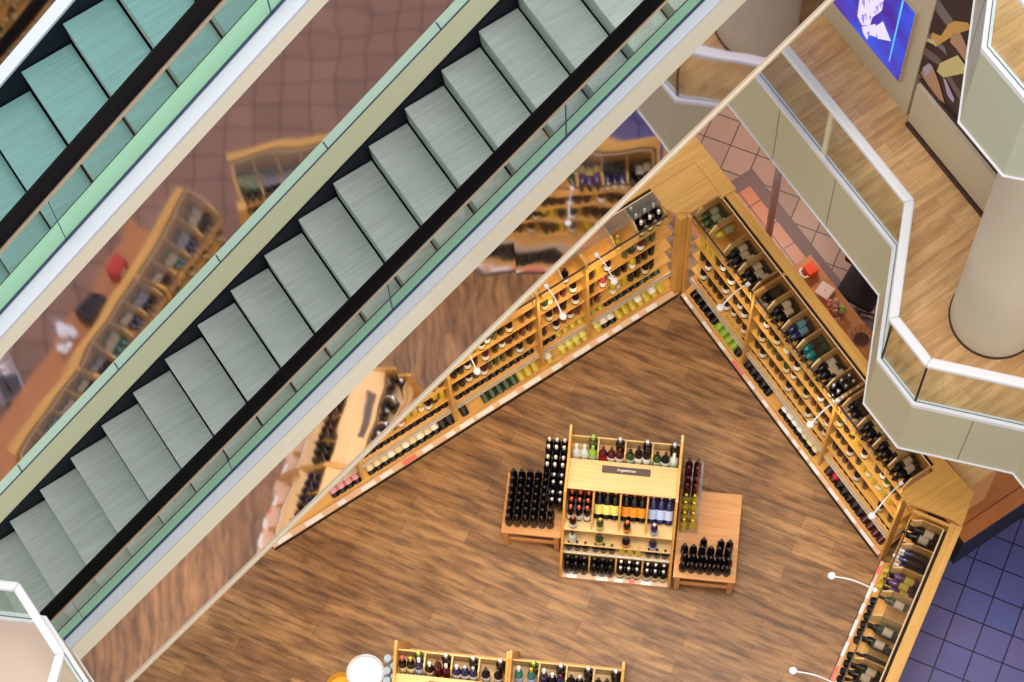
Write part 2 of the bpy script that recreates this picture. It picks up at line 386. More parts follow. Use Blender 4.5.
t = empty('glass_clamp_post', (8.96, -1.06, F1)); mb = MB(); mb.box(-.012, .012, -.03, .03, .06, 1.06, M['creamline']); mb.build('clamp_strip', t); tag(t, 'pale clamp strip between two glass panes on the long side of the balcony', 'post')
for x, y in ((8.09, -3.22), (8.09, -3.77)):
    o = MB().box(-.008, .008, -.008, .008, .06, 1.06, M['dark']).build('glass_corner_seal'); place(o, (x, y, F1)); tag(o, 'dark seal where balcony glass meets at the '+('upper' if y > -3.5 else 'lower')+' left corner', 'seal')
# lower-left landing, one storey higher than the shop
F3 = 6.2
import itertools
def scale_pt(a, b, z):   # scales image-read points about the camera position for another storey height
    k = (26.461-z)/(26.461-3.7); return (.59+(a-.59)*k, -9.06+(b+9.06)*k)
PL = [scale_pt(*p, F3) for p in [(-2.2, .75), (-.57-.0, -.60), (-.24, -.88), (-.22, -1.66), (-.56, -2.0), (-.9, -2.35)]]
PL[0] = (PL[1][0]-1.6, PL[1][1]+1.5)
PLr = PL
polyL = PL+[(PL[-1][0]-2.5, PL[-1][1]-.6), (PL[0][0]-1.5, PL[0][1])]
mb = MB(); mb.prism(list(reversed(polyL)), F3-.5, F3-.02, M['panel2']); struct(mb.build('floor'))
mb = MB(); mb.prism(list(reversed(polyL)), F3-.02, F3, M['pinkfloor']); struct(mb.build('floor'))
balustrade(list(reversed(PL)), F3, 1, 'glass balustrade with white handrail in the bottom left corner beside the escalator foot', M['panel'], railr=.038)
# second upper level, top right
F2 = 9.63
P2 = [(9.9, -1.50), (9.17, -2.29), (8.37, -3.12), (8.37, -3.67), (9.2, -4.55), (9.2, -6.5)]
poly2 = P2+[(14, -6.5), (14, -1.45)]
mb = MB(); mb.prism(poly2, F2-1.16, F2-.02, M['panel2']); struct(mb.build('ceiling'))
mb = MB(); mb.prism(poly2, F2-.02, F2, M['balcfloor']); struct(mb.build('floor'))
balustrade(P2, F2, 1, 'glass balustrade of the upper storey in the top right corner', mat('sage_panel', S(190, 196, 172), .35))
# column
mb = MB(); mb.lathe([(.465, F1), (.465, F1+.03)], M['skirting'], 48); mb.lathe([(.45, F1+.03), (.45, F2-1.16)], M['column'], 48)
mb.v = [(x, y, z-F1) for x, y, z in mb.v]
o = place(mb.build('round_column', smooth=True), (9.315, -3.48, F1)); tag(o, 'thick round cream plastered column standing on the oak-floored balcony', 'column')

# poster walls on the balcony
mb = MB(); mb.box(9.95, 10.3, -1.16, 2.2, F1, F2-1.2, M['panel2']); struct(mb.build('wall_east'))
mb = MB(); mb.box(9.99, 10.3, -4.5, -1.19, F1, F2-1.2, M['panel2']); struct(mb.build('wall_east'))
def wallrect(mb, x, y0, y1, z0, z1, m, th=.02): mb.box(x-th, x, min(y0, y1), max(y0, y1), z0, z1, m)
# LED screen
def screen_mat():
    m = bpy.data.materials.new('blue_screen_image'); m.use_nodes = True; nt = m.node_tree; b = nt.nodes['Principled BSDF']
    tc = nt.nodes.new('ShaderNodeTexCoord'); n = nt.nodes.new('ShaderNodeTexNoise'); n.inputs['Scale'].default_value = 1.4; n.inputs['Detail'].default_value = 2
    nt.links.new(tc.outputs['Object'], n.inputs['Vector'])
    cr = nt.nodes.new('ShaderNodeValToRGB'); cr.color_ramp.elements[0].color = (*S(66, 24, 150), 1); cr.color_ramp.elements[1].color = (*S(20, 90, 240), 1)
    cr.color_ramp.elements[0].position = .38; cr.color_ramp.elements[1].position = .66
    nt.links.new(n.outputs['Fac'], cr.inputs['Fac']); nt.links.new(cr.outputs['Color'], b.inputs['Emission Color']); b.inputs['Emission Strength'].default_value = .9
    b.inputs['Base Color'].default_value = (0, 0, .05, 1); b.inputs['Roughness'].default_value = .3
    return m
t = empty('video_screen', (9.95, -.1, 4.18))
mb = MB(); mb.box(-.03, 0, -.89, 1.5, 0, 1.42, M['beige']); mb.build('frame', t)
mb = MB(); mb.box(-.035, -.03, -.87, 1.48, .02, 1.40, screen_mat()); mb.build('display_panel', t)
ew = mat('lit_white_shape', (.1, .1, .1), .4, emit=S(225, 215, 240), estr=.9); el = mat('lit_lilac_shape', (.1, .1, .1), .4, emit=S(150, 120, 220), estr=.9); ec = mat('lit_cyan_line', (.1, .1, .1), .4, emit=S(60, 190, 250), estr=1)
mb = MB(); rr = random.Random(3)
def shard(mb, pts, m, x=-.037):
    mb.extr([(x, p[0], p[1]) for p in pts], [(x+.001, p[0], p[1]) for p in pts], m)
Q = lambda pts: [(y+.1, z-4.18) for y, z in pts]
shard(mb, Q([(-.213, 4.80), (-.30, 5.4), (-.53, 5.5), (-.543, 5.028), (-.44, 4.747), (-.427, 4.567), (-.32, 4.41), (-.23, 4.471)]), ew)
shard(mb, Q([(-.324, 4.388), (-.50, 4.70), (-.551, 4.503), (-.436, 4.389), (-.434, 4.275), (-.361, 4.305)]), ew, -.039)
shard(mb, Q([(-.592, 4.886), (-.755, 4.722), (-.573, 4.507), (-.502, 4.649)]), ew, -.039)
for i in range(22):
    y = rr.uniform(-.55, -.25); z = rr.uniform(4.32, 5.3); q = rr.uniform(.02, .06); z -= max(0, (-.35-y))*0
    shard(mb, Q([(y, z), (y+q, z+q*.7), (y+q*.3, z+q*2.2)]), el, -.041)
mb.build('picture_figure', t)
mb = MB(); shard(mb, Q([(-.80, 5.58), (-.775, 5.58), (-.785, 4.353), (-.80, 4.36)]), ec); mb.build('picture_line', t)
tag(t, 'glowing blue and violet video screen with white crystal-like figure, on balcony wall', 'screen')
# poster
t = empty('wall_poster', (9.99, -1.9, 4.6))
pd = mat('poster_dark', S(58, 40, 42), .4); py = mat('poster_yellow', S(226, 206, 140), .5); pg = mat('poster_grey', S(128, 118, 116), .5); ps = mat('poster_skin', S(200, 150, 120), .5); pl_ = mat('poster_lilac', S(190, 176, 200), .5)
mb = MB(); mb.box(-.02, 0, -.7, .76, 0, 3.3, pd); mb.build('poster_sheet', t)
def sp(pts, m, k=0): 
    mb2.extr([(-.0215-k*.0012, p[0], p[1]) for p in pts], [(-.0205-k*.0012, p[0], p[1]) for p in pts], m)
mb2 = MB()
K = lambda pts: [(y+1.9, z-4.6) for y, z in pts]
sp(K([(-1.042, 5.896), (-1.178, 6.09), (-1.416, 6.035), (-1.42, 5.85), (-1.30, 5.86)]), pg)
sp(K([(-1.02, 5.087), (-1.37, 5.235), (-1.75, 5.10), (-1.78, 4.95), (-1.387, 5.111), (-1.03, 4.93)]), mat('poster_brown', S(120, 100, 98), .5))
sp(K([(-1.02, 5.40), (-1.40, 5.50), (-1.46, 5.42), (-1.03, 5.30)]), pg, 1)
sp(K([(-1.37, 5.906), (-1.435, 6.062), (-1.59, 6.256), (-1.648, 6.219), (-1.547, 6.01), (-1.417, 5.693), (-1.289, 5.343), (-1.209, 5.353), (-1.20, 5.50), (-1.318, 5.60)]), mat('poster_amber', S(222, 170, 90), .5), 2)
sp(K([(-1.036, 5.20), (-1.25, 5.42), (-1.30, 5.38), (-1.04, 5.17)]), py, 3)
sp(K([(-1.453, 5.872), (-1.553, 5.987), (-1.711, 5.845), (-1.731, 5.652), (-1.545, 5.692), (-1.447, 5.674)]), ps, 4)
sp(K([(-1.401, 5.185), (-1.585, 5.625), (-1.733, 5.59), (-1.75, 5.518), (-1.489, 5.021), (-1.389, 5.001)]), py, 5)
sp(K([(-1.194, 4.671), (-1.25, 4.95), (-1.308, 5.011), (-1.441, 4.88), (-1.598, 4.646), (-1.514, 4.60), (-1.324, 4.62)]), ps, 6)
sp(K([(-1.20, 4.78), (-1.27, 4.99), (-1.33, 4.95), (-1.27, 4.72)]), pl_, 7)
sp(K([(-1.489, 5.021), (-1.53, 5.04), (-1.70, 4.90), (-1.696, 4.82), (-1.60, 4.83)]), pl_, 7)
sp(K([(-1.029, 4.758), (-1.183, 4.722), (-1.166, 4.690), (-1.024, 4.727)]), mat('poster_orange', S(226, 110, 50), .5), 7)
mb2.build('printed_picture', t)
tag(t, 'dark wall poster with yellow and pale shapes, beside the blue screen', 'poster')
mb = MB(); mb.box(9.90, 9.99, -2.62, -1.24, F1+.08, F1+.86, M['panel2']); mb.box(9.875, 9.99, -2.62, -1.24, F1, F1+.05, M['skirting']); mb.box(9.94, 9.99, -2.62, -1.22, F1+.86, F1+.90, M['skirting']); struct(mb.build('trim_2'))

# ------------------------------------------------------------------ ESCALATORS
TAN = math.tan(R(35))
def escalator(ox, oy, oz, kr, cs, stepm, label, detail=True, arange=(-3, 10)):
    t = empty('escalator', (ox, oy, oz)); a0, a1 = arange
    def sweep(name, prof, m, lo=a0, hi=a1, smooth=False, mset=None):
        """prof: list of (b, c) outline"""
        tp = lambda a, c: c-0 if c <= cs['bot']+.03 else c
        mb = MB(); mb.extr([(lo, -b, lo*TAN+tp(lo, c)) for b, c in prof], [(hi, -b, hi*TAN+tp(hi, c)) for b, c in prof], m)
        return mb.build(name, t, smooth)
    W = cs['w']
    for k in range(kr[0], kr[1]):
        mb = MB(); z = k*.4*TAN
        # tread with ribbed nosing and curved riser
        mb.box(k*.4, k*.4+.40, -W, 0, z-.03, z, stepm)
        mb.extr([(k*.4+.002, 0, z-.03), (k*.4+.03, 0, z-.03), (k*.4+.05, 0, z-.29), (k*.4+.02, 0, z-.29)], [(k*.4+.002, -W, z-.03), (k*.4+.03, -W, z-.03), (k*.4+.05, -W, z-.29), (k*.4+.02, -W, z-.29)], M['riser'])
        mb.build('step', t)
    g, do, fb = cs['g'], cs['deck'], cs['fasc']
    sweep('skirt_panel', [(-.03, .07), (-.008, .07), (-.008, -.45), (-.03, -.45)], M['skirt'])
    sweep('skirt_panel', [(W+.008, .07), (W+.03, .07), (W+.03, -.45), (W+.008, -.45)], M['skirt'])
    if cs['left'] == 'wide':
        sweep('inner_deck', [(-.20, .15), (-.03, .08), (-.03, .06), (-.20, .10)], M['yelcream'])
        sweep('seal_line', [(-.212, .156), (-.20, .156), (-.20, .12), (-.212, .12)], M['line'])
        sweep('outer_deck', [(-.31, .152), (-.212, .152), (-.212, .12), (-.31, .12)], M['mintcap'])
        sweep('truss_side', [(-.31, .12), (-.29, .12), (-.29, -1.85), (-.31, -1.85)], M['cream'])
        a = lo = math.ceil(a0/1.6)*1.6+.35
        while a < a1:
            mb = MB(); mb.box(-.006, .006, .212, .29, .150, .158, M['line'], Matrix.Translation((a, 0, a*TAN))); o = mb.build('deck_joint', t); a += 1.25
    else:
        sweep('outer_deck', [(-.10, .12), (0-.008, .10), (-.008, .07), (-.10, .07)], M['deckwhite'])
        sweep('truss_side', [(-.11, .10), (-.09, .10), (-.09, -1.85), (-.11, -1.85)], M['cream'])
    sweep('inner_deck', [(W+.03, .10), (g-.012, .15), (g-.012, .10), (W+.03, .05)], M['mint'])
    sweep('seal_line', [(g-.002, .16), (g+.014, .16), (g+.014, .12), (g-.012, .12)], M['line'])
    sweep('outer_deck', [(g+.014, .15), (do, .15), (do, .11), (g+.014, .11)], M['deckwhite'])
    def ti(a):   # cladding tilt shaped to shift its reflections, stronger at the lower end
        if 'tilt' not in cs: return 0
        k = min(1, max(0, (a-3.3)/1.9)); k = k*k*(3-2*k); return cs['tilt'][0]+(cs['tilt'][1]-cs['tilt'][0])*k
    def twisted(name, ring, m, n=24):
        mb = MB()
        for q in range(n):
            lo, hi = a0+(a1-a0)*q/n, a0+(a1-a0)*(q+1)/n
            base = len(mb.v); A = [(lo, -b, lo*TAN+c) for b, c in ring(ti(lo))]; B = [(hi, -b, hi*TAN+c) for b, c in ring(ti(hi))]; k = len(A)
            mb.v += A+B
            for u in range(k): mb.face([base+u, base+(u+1) % k, base+k+(u+1) % k, base+k+u], m)
            if q == 0: mb.face([base+u for u in range(k)], m)
            if q == n-1: mb.face([base+k+u for u in range(k)], m)
        o = mb.build(name, t, True); return o
    twisted('fascia', lambda e: [(do-.03, .11), (do, .11), (do+e, fb+2.9*e), (do+e-.03, fb+2.9*e)], M['cream'])
    twisted('mirror_cladding', lambda e: [(do+e-.05, fb+2.9*e), (do+e-.012, fb+2.9*e), (do-.012, cs['bot']), (do-.05, cs['bot'])], M['wavy'])
    sweep('truss_body', [(-.05, -.5), (do-.07, -.5), (do-.07, cs['bot']+.02), (-.05, cs['bot']+.02)], M['dark'])
    if not cs.get('taper'): sweep('bottom_trim', [(do-.07, cs['bot']+.0), (do+.01, cs['bot']+.0), (do+.01, cs['bot']-.055), (do-.07, cs['bot']-.055)], M['creamline'])
    # glass panels with joints
    a = a0+cs['joint']
    prev = a0
    while True:
        nxt = min(a, a1)
        mb = MB(); mb.extr([(prev+.01, -b, (prev+.01)*TAN+c) for b, c in ((g-.006, .13), (g+.006, .13), (g+.006, .90), (g-.006, .90))],
                           [(nxt-.01, -b, (nxt-.01)*TAN+c) for b, c in ((g-.006, .13), (g+.006, .13), (g+.006, .90), (g-.006, .90))], M['glass']); mb.build('glass_panel', t)
        if nxt < a1:
            mb = MB(); mb.extr([(nxt-.003, -b, (nxt-.003)*TAN+c) for b, c in ((g-.008, .13), (g+.008, .13), (g+.008, .90), (g-.008, .90))],
                           [(nxt+.003, -b, (nxt+.003)*TAN+c) for b, c in ((g-.008, .13), (g+.008, .13), (g+.008, .90), (g-.008, .90))], M['line']); mb.build('glass_joint', t)
        if nxt >= a1: break
        prev = nxt; a += cs['pitch']
    sweep('handrail_profile', [(g-.03, .86), (g+.05, .86), (g+.05, .90), (g-.03, .90)], M['beige'])
    sweep('handrail', [(g-.085, .92), (g-.075, .95), (g-.05, .965), (g+.02, .965), (g+.042, .95), (g+.047, .92), (g+.03, .90), (g-.07, .90)], M['black'])
    tag(t, label, 'escalator'); return t
escalator(0, 0, 4.232, (-3, 22), dict(w=1.19, g=1.33, deck=1.44, fasc=-.31, bot=-1.91, tilt=(.05, 0),  left='wide', joint=1.32, pitch=1.83), M['step'],
          'near grey-green stepped escalator rising diagonally across the picture, black handrail', arange=(-1.2, 9.4))
escalator(1.868, -.10, 11.470, (-7, 9), dict(w=1.05, g=1.25, deck=1.38, fasc=-.10, bot=-1.68, taper=1e-9, left='thin', joint=1.0, pitch=1.83), M['bluelit_step'],
          'escalator with painted bluish light on steps, top left corner, one storey above the near one', arange=(-3.2, 4.6))
escalator(1.868, 2.25, 11.2, (-7, 6), dict(w=1.05, g=1.25, deck=1.38, fasc=-.10, bot=-2.5, left='thin', joint=1.0, pitch=1.83), M['bluelit_step'],
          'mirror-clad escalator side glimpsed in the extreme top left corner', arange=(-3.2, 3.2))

# ------------------------------------------------------------------ WALL SHELVING
shop_begin()
def unit(F, x0, x1, uprights, name_label, vf, railv, depth, back_from=.47, comps=None, comp_range=None, lipd=.045, postends=True, ztop=2.15, tags=True, rng=None, top_outer=.16):
    t = empty('wall_shelving', F.w(0, 0, 0), F.a)
    L = x1-x0
    mb = MB(); mb.box(x0, x1, .0, lipd, 0, .085, M['lip']); mb.box(x0, x1, lipd, vf+.05, 0, .07, M['oak']); mb.box(x0, x1, -.012, 0, 0, .05, M['dark']); mb.build('plinth', t, bevel=.004)
    if tags:
        x = x0+.06; rr = rng or random
        while x < x1-.2:
            w = rr.uniform(.10, .24); m = 'redtag' if rr.random() < .12 else 'tag'
            mb = MB(); mb.box(x, min(x+w, x1), -.004, lipd*.72, .085, .089, M[m]); mb.build('price_strip', t); x += w+rr.uniform(.05, .22)
    mb = MB(); mb.box(x0, x1, depth-.02, depth, 0, 1.86, M['oak']); mb.build('back_panel', t)
    # slanted racks of the two lower bins
    def slant(zb, v, run, nm):
        mb = MB(); mb.extr([(x0, v, zb), (x0, v+run*.77, zb+run*.64), (x0, v+run*.77, zb+run*.64-.02), (x0, v, zb-.02)],
                           [(x1, v, zb), (x1, v+run*.77, zb+run*.64), (x1, v+run*.77, zb+run*.64-.02), (x1, v, zb-.02)], M['oak']); mb.build(nm, t)
    slant(.08, lipd+.01, .34, 'sloping_rack'); slant(.40, railv+.02, .30, 'sloping_rack')
    mb = MB(); mb.box(x0, x1, railv, railv+.022, .37, .41, M['rail']); mb.box(x0, x1, railv-.012, railv-.002, .35, .37, M['rail']); mb.build('bin_rail', t)
    for z in (.69, 1.08, 1.46):
        mb = MB(); mb.box(x0, x1, vf, depth-.02, z-.022, z, M['oak']); mb.build('shelf', t, bevel=.003)
    # upper floor and compartments
    ce0, ce1 = comp_range
    mb = MB(); mb.box(x0, x1, vf, depth-.02, 1.80, 1.825, M['oak']); mb.build('shelf', t)
    mb = MB(); mb.box(ce0, ce1, vf-.012, vf+.004, ztop-.12, ztop-.10, M['darkrail']); mb.build('front_rail', t)
    mb = MB(); mb.box(ce0, ce1, back_from, back_from+.012, 1.82, ztop, M['oak']); mb.box(ce0, ce1, back_from-.004, back_from+.002, ztop, ztop+.012, M['creamline'])
    mb.box(ce0, ce1, back_from+.012, back_from+.045, ztop-.06, ztop-.03, M['dark']); mb.build('compartment_back', t)
    mb = MB(); mb.box(x0, x1, back_from+.045, depth, ztop-.05, ztop+.01, M['oak']); mb.build('top_board', t, bevel=.004)
    mb = MB(); mb.box(ce0, ce1, vf+.11, back_from, ztop+.003, ztop+.009, M['smoke']); mb.build('glass_cover', t)
    for x in comps:
        mb = MB(); mb.extr([(x-.009, vf+.10, ztop), (x-.009, back_from, ztop), (x-.009, back_from, 1.82), (x-.009, vf, 1.82), (x-.009, vf, ztop-.13)],
                           [(x+.009, vf+.10, ztop), (x+.009, back_from, ztop), (x+.009, back_from, 1.82), (x+.009, vf, 1.82), (x+.009, vf, ztop-.13)], M['oak_light']); mb.build('divider', t)
    for x in uprights:
        mb = MB(); mb.extr([(x-.018, railv-.05, .08), (x-.018, depth, .08), (x-.018, depth, ztop-.01), (x-.018, vf-.02, ztop-.01)], [(x+.018, railv-.05, .08), (x+.018, depth, .08), (x+.018, depth, ztop-.01), (x+.018, vf-.02, ztop-.01)], M['oak']); mb.build('upright', t, bevel=.003)
    tag(t, name_label, 'shelf'); return t

def bay_of(x, cuts):
    i = 0
    while i < len(cuts) and abs(x) > cuts[i]: i += 1
    return i
def fill_unit(F, x0, x1, uprights, vf, railv, wall, groups, rng, sgn=1, do_bins=True, disp=None, comps=None, comp_fill=None, back_from=.47, dens=.93, short='', lipd=.045):
    cuts = sorted(abs(u) for u in uprights)
    pitch = .0925; n = int((x1-x0)/pitch); xb_ = [x0+.06+.098*i for i in range(int((x1-x0)/.098))]
    if sgn < 0: xb_ = xb_[::-1]
    xs = [x0+.05+pitch*i for i in range(n)]
    if sgn < 0: xs = xs[::-1]
    for bi, (v, zb, bname, grp) in enumerate(((lipd+.03, .135, 'bottom bin', groups[0]), (railv+.05, .455, 'second bin', groups[1]))):
        cnt = {}
        for x in xb_:
            if any(abs(x-u) < .055 for u in uprights): continue
            bay = bay_of(x, cuts)
            spec = None
            ax = abs(x)
            for (lo, hi, sp_) in grp:
                if lo <= ax < hi: spec = sp_
            if spec is None: continue
            cnt[bay] = cnt.get(bay, 0)+1
            col, cap, lab = spec
            if isinstance(lab, tuple): lab = lab[cnt[bay] % len(lab)]
            if bi == 1 or (abs(x1-x0) < 4.5 and short == 'B'):
                rest_add(Matrix.Translation(F.w(x, v, zb)) @ Matrix.Rotation(F.a, 4, 'Z') @ Matrix.Rotation(-R(60), 4, 'X') @ Matrix.Scale(1.12, 4), 'bordeaux', col, cap, lab); continue
            lb = f'{CN[col]} bottle, {LN[lab]}, {ORD[min(cnt[bay],16)-1]} in {bname}, {ORD[bay]} bay of {wall}'
            bottle(F.w(x, v, zb), F.a, 'bordeaux' if col != 'gold' else 'burgundy', col, cap, lab, R(60), lb, f'{bname} bottles, {wall}', scale=1.14)
    # single bottles on the front edge of the three shelves
    taken = []
    dn = {}
    for si, z in enumerate((.69, 1.08, 1.46)):
        x = x0+.12+.07*si
        while x < x1-.06:
            if all(abs(x-u) > .07 for u in uprights) and rng.random() < dens:
                col, cap, lab = rng.choice(disp); bay = bay_of(x, cuts); key = (si, bay); 
                xx = x
                taken.append((si, xx, bay, col, cap, lab))
            x += rng.uniform(.34, .50)
    taken.sort(key=lambda q: (q[0], abs(q[1])))
    for si, xx, bay, col, cap, lab in taken:
        dn[(si, bay)] = dn.get((si, bay), 0)+1
        lb = f'{CN[col]} display bottle, {ORD[dn[(si,bay)]-1]} on {("lowest","middle","highest")[si]} shelf, {ORD[bay]} bay of {wall}'
        bottle(F.w(xx, vf+.045, (.69, 1.08, 1.46)[si]), F.a, 'bordeaux', col, cap, lab, 0, lb, f'display bottles, {wall}', parts=True)
    # close ranks behind them
    g = ['black', 'black', 'black', 'wine', 'green', 'black', 'gold']
    for si, z in enumerate((.69, 1.08, 1.46)):
        cc = 'black'
        for x in xs:
            if rng.random() < .25: cc = rng.choice(g)
            if any(abs(x-u) < .055 for u in uprights) or any(s == si and abs(x-t_) < .075 for s, t_, *_ in taken) or rng.random() < .04: continue
            rest_add(Matrix.Translation(F.w(x, vf+.072, z)) @ Matrix.Rotation(F.a, 4, 'Z'), 'bordeaux', cc, 'black', rng.choice(['white', None, None, None, 'black', None]))
    # compartments on top
    cs = sorted(comps, key=abs)
    for i in range(len(cs)-1):
        xa, xb = min(cs[i], cs[i+1]), max(cs[i], cs[i+1]); fi = comp_fill[i % len(comp_fill)]
        if fi is None or xb-xa < .15: continue
        mode, col, cap, lab, num = fi
        w = (xb-xa-.03)/3
        if mode == 'lie' and num > 1:
            for j in range(3):
                rest_add(Matrix.Translation(F.w(xa+.015+w*(j+.5), back_from-.01, 1.872)) @ Matrix.Rotation(F.a, 4, 'Z') @ Matrix.Rotation(R(84), 4, 'X') @ Matrix.Rotation(R(180), 4, 'Z'), 'bordeaux', col, cap, None)
        for j in range(num):
            lb = f'{CN[col]} bottle, {LN[lab]}, {"lying" if mode=="lie" else "upright"} {ORD[j]} in {ORD[i]} top compartment of {wall}'
            if mode == 'lie':
                if j > 2: continue
                xx = xa+.015+w*(j % 3+.5); row = j//3
                rot = Matrix.Rotation(F.a, 4, 'Z') @ Matrix.Rotation(R(84), 4, 'X')
                MM = Matrix.Translation(F.w(xx, back_from-.02-.03*(j % 2), 1.962)) @ rot @ Matrix.Rotation(R(180), 4, 'Z')
                if not seen(MM.translation): rest_add(MM, 'bordeaux', col, cap, lab); continue
                o = bottle((0, 0, 0), 0, 'bordeaux', col, cap, lab, 0, lb, f'bottles in the top compartments, {wall}', parts=True, force=True)
                o.matrix_world = MM   # label turned upwards, neck to the front
            else:
                xx = xa+.015+w*(j % 3+.5); yy = vf+.06+(j//3)*.10
                bottle(F.w(xx, yy, 1.826), F.a, 'bordeaux', col, cap, lab, 0, lb, f'bottles in the top compartments, {wall}', parts=True)

DISP = [('black', 'black', 'white'), ('black', 'wine', 'cream'), ('black', 'gold', 'white'), ('wine', 'black', 'white'), ('green', 'black', 'cream'), ('black', 'black', 'cream'), ('black', 'silver', 'white')]
# --- R wall
FR = Fr(7.84, -.30, -90)
rc = [-.04]+[-.04+.272*i for i in range(1, 15)]
rng = random.Random(11)
unit(FR, .0, 3.86, [1.12, 2.62], 'long wooden wine shelving with open top compartments, running to lower right', .12, .12, .63, comps=rc, comp_range=(-.04, 3.77), rng=rng)
fill_unit(FR, .06, 3.84, [1.12, 2.62], .12, .12, 'right wall', (
    [(0, .55, ('black', 'orange', None)), (.55, .98, ('lime', 'green', None)), (.98, 1.5, ('black', 'black', 'black')), (1.5, 1.62, ('black', 'black', None)), (1.85, 2.25, ('black', 'black', 'white')), (2.25, 2.62, ('black', 'silver', 'cream')), (2.62, 2.95, ('wine', 'black', ('red', 'black'))), (2.95, 3.4, ('black', 'black', 'black')), (3.4, 3.9, ('wine', 'wine', None))],
    [(0, .5, ('wine', 'wine', None)), (.5, 1.0, ('gold', 'gold', None)), (1.0, 3.9, ('black', 'black', 'black'))]), rng, 1, disp=DISP, comps=rc,
    comp_fill=[('lie', 'green', 'gold', 'palegreen', 5), ('lie', 'gold', 'gold', 'palegreen', 1), ('lie', 'black', 'black', 'white', 3), ('lie', 'black', 'black', 'white', 6), ('lie', 'black', 'silver', 'black', 3), ('lie', 'black', 'black', 'white', 2),
               ('lie', 'navy', 'black', 'blue', 2), ('lie', 'teal', 'black', 'black', 2), ('lie', 'black', 'black', 'white', 6), ('stand', 'black', 'silver', 'white', 9), ('lie', 'black', 'silver', 'black', 5), ('lie', 'black', 'black', 'cream', 4), ('lie', 'black', 'black', 'cream', 5), ('lie', 'black', 'black', 'white', 2)])
# --- L wall (x runs to the right, so the unit lies at negative x)
FL = Fr(7.84, -.27, 0)
lc = [-.12, -.50, -.80, -1.20, -1.50, -1.88, -2.2, -2.5]
unit(FL, -5.6, -.02, [-1.20, -1.85, -3.06, -4.33], 'long wooden wine shelving with golden lit shelves, left side of the corner', .18, .155, .64, comps=lc, comp_range=(-5.6, -.12), lipd=.07, rng=random.Random(5))
fill_unit(FL, -4.75, -.14, [-1.20, -1.85, -3.06, -4.33], .18, .155, 'left wall', (
    [(0, .62, ('gold', 'white', ('white', None))), (.62, .80, ('gold', 'gold', None)), (.80, 1.05, ('black', 'white', 'white')), (1.05, 1.62, ('gold', 'gold', 'yellow')), (1.70, 1.82, ('gold', 'gold', 'white')), (1.9, 2.2, ('gold', 'white', None)), (2.2, 2.72, ('green', 'gold', None)), (2.85, 3.3, ('black', 'black', 'black')), (3.3, 4.1, ('black', 'black', ('cream', 'white'))), (4.1, 4.3, ('black', 'black', 'cream')), (4.35, 4.7, ('black', 'black', 'pink'))],
    [(0, .42, ('green', 'gold', 'cream')), (.42, .9, ('black', 'black', None)), (.9, 1.6, ('gold', 'gold', 'cream')), (1.6, 2.2, ('black', 'black', 'white')), (2.2, 4.3, ('black', 'black', ('white', 'cream')))]), random.Random(21), -1, lipd=.07, disp=DISP+[('gold', 'gold', 'white'), ('rose', 'white', 'white')], comps=lc,
    comp_fill=[('stand', 'black', 'white', 'cream', 7), ('stand', 'gold', 'gold', 'yellow', 1), None, ('stand', 'black', 'black', 'white', 1), ('lie', 'gold', 'gold', 'yellow', 1), None, None])
# --- B wall
FB = Fr(7.83, -4.23, 211.5)
bc = [.10, .38, .66, .94, 1.22, 1.72, 2.0]+[2.28, 2.56]
def unitB(F, x0, x1, label, fillseed, wall, comps, cf):
    unit(F, x0, x1, [.03], label, .15, .15, .66, comps=comps, comp_range=(comps[0], comps[-1]), rng=random.Random(fillseed), back_from=.49)
    fill_unit(F, x0+.04, x1-.1, [], .15, .15, wall, ([(0, .3, ('gold', 'gold', None)), (.42, 1.05, ('black', 'silver', None)), (1.1, 2.1, ('black', 'black', None)), (2.1, 2.7, ('black', 'black', None))], []), random.Random(fillseed), 1, disp=DISP, comps=comps[:8], comp_fill=cf, back_from=.49, short='B', dens=.9)
unitB(FB, 0, 2.62, 'wooden wine shelving with glazed top compartments, leading down to bottom right edge', 31, 'lower right wall', bc,
      [('lie', 'black', 'black', 'white', 2), ('lie', 'navy', 'white', 'black', 6), ('lie', 'purple', 'black', 'yellow', 3), ('lie', 'green', 'black', 'white', 1), ('lie', 'black', 'black', 'white', 2) , ('lie', 'black', 'black', 'white', 3), ('lie', 'black', 'black', 'white', 3), ('lie', 'black', 'black', 'white', 3), ('lie', 'navy', 'black', 'white', 3)])
FB2 = Fr(5.30, -6.28, 200)
b2c = [.05+.245*i for i in range(7)]
unit(FB2, .02, 1.56, [], 'wooden wine shelving seen as a nearly level reflection between the escalators', .12, .10, .62, comps=b2c, comp_range=(.05, 1.52), rng=random.Random(41), back_from=.49)
for i in range(6):
    for j in range(3):
        rest_add(Matrix.Translation(FB2.w(.05+.245*i+.05+.076*j, .46, 1.87)) @ Matrix.Rotation(FB2.a, 4, 'Z') @ Matrix.Rotation(R(84), 4, 'X') @ Matrix.Rotation(PI, 4, 'Z'), 'bordeaux', ['black', 'black', 'green', 'black'][i % 4], 'black', ['lilac', 'lilac', 'palegreen'][i % 3])
for z in (.69, 1.08, 1.46):
    for i in range(16):
        rest_add(Matrix.Translation(FB2.w(.07+.095*i, .205 if i % 3 else .165, z)) @ Matrix.Rotation(FB2.a, 4, 'Z'), 'bordeaux', 'black', 'black', 'cream' if i % 3 == 0 else None)
o = MB().box(-.05, .05, -.06, .06, 0, 2.14, M['oak']).build('corner_shelf_post'); place(o, (3.86, -6.82, 0), R(20)); tag(o, 'wooden corner post mirrored in the cladding between the two escalators', 'shelf')
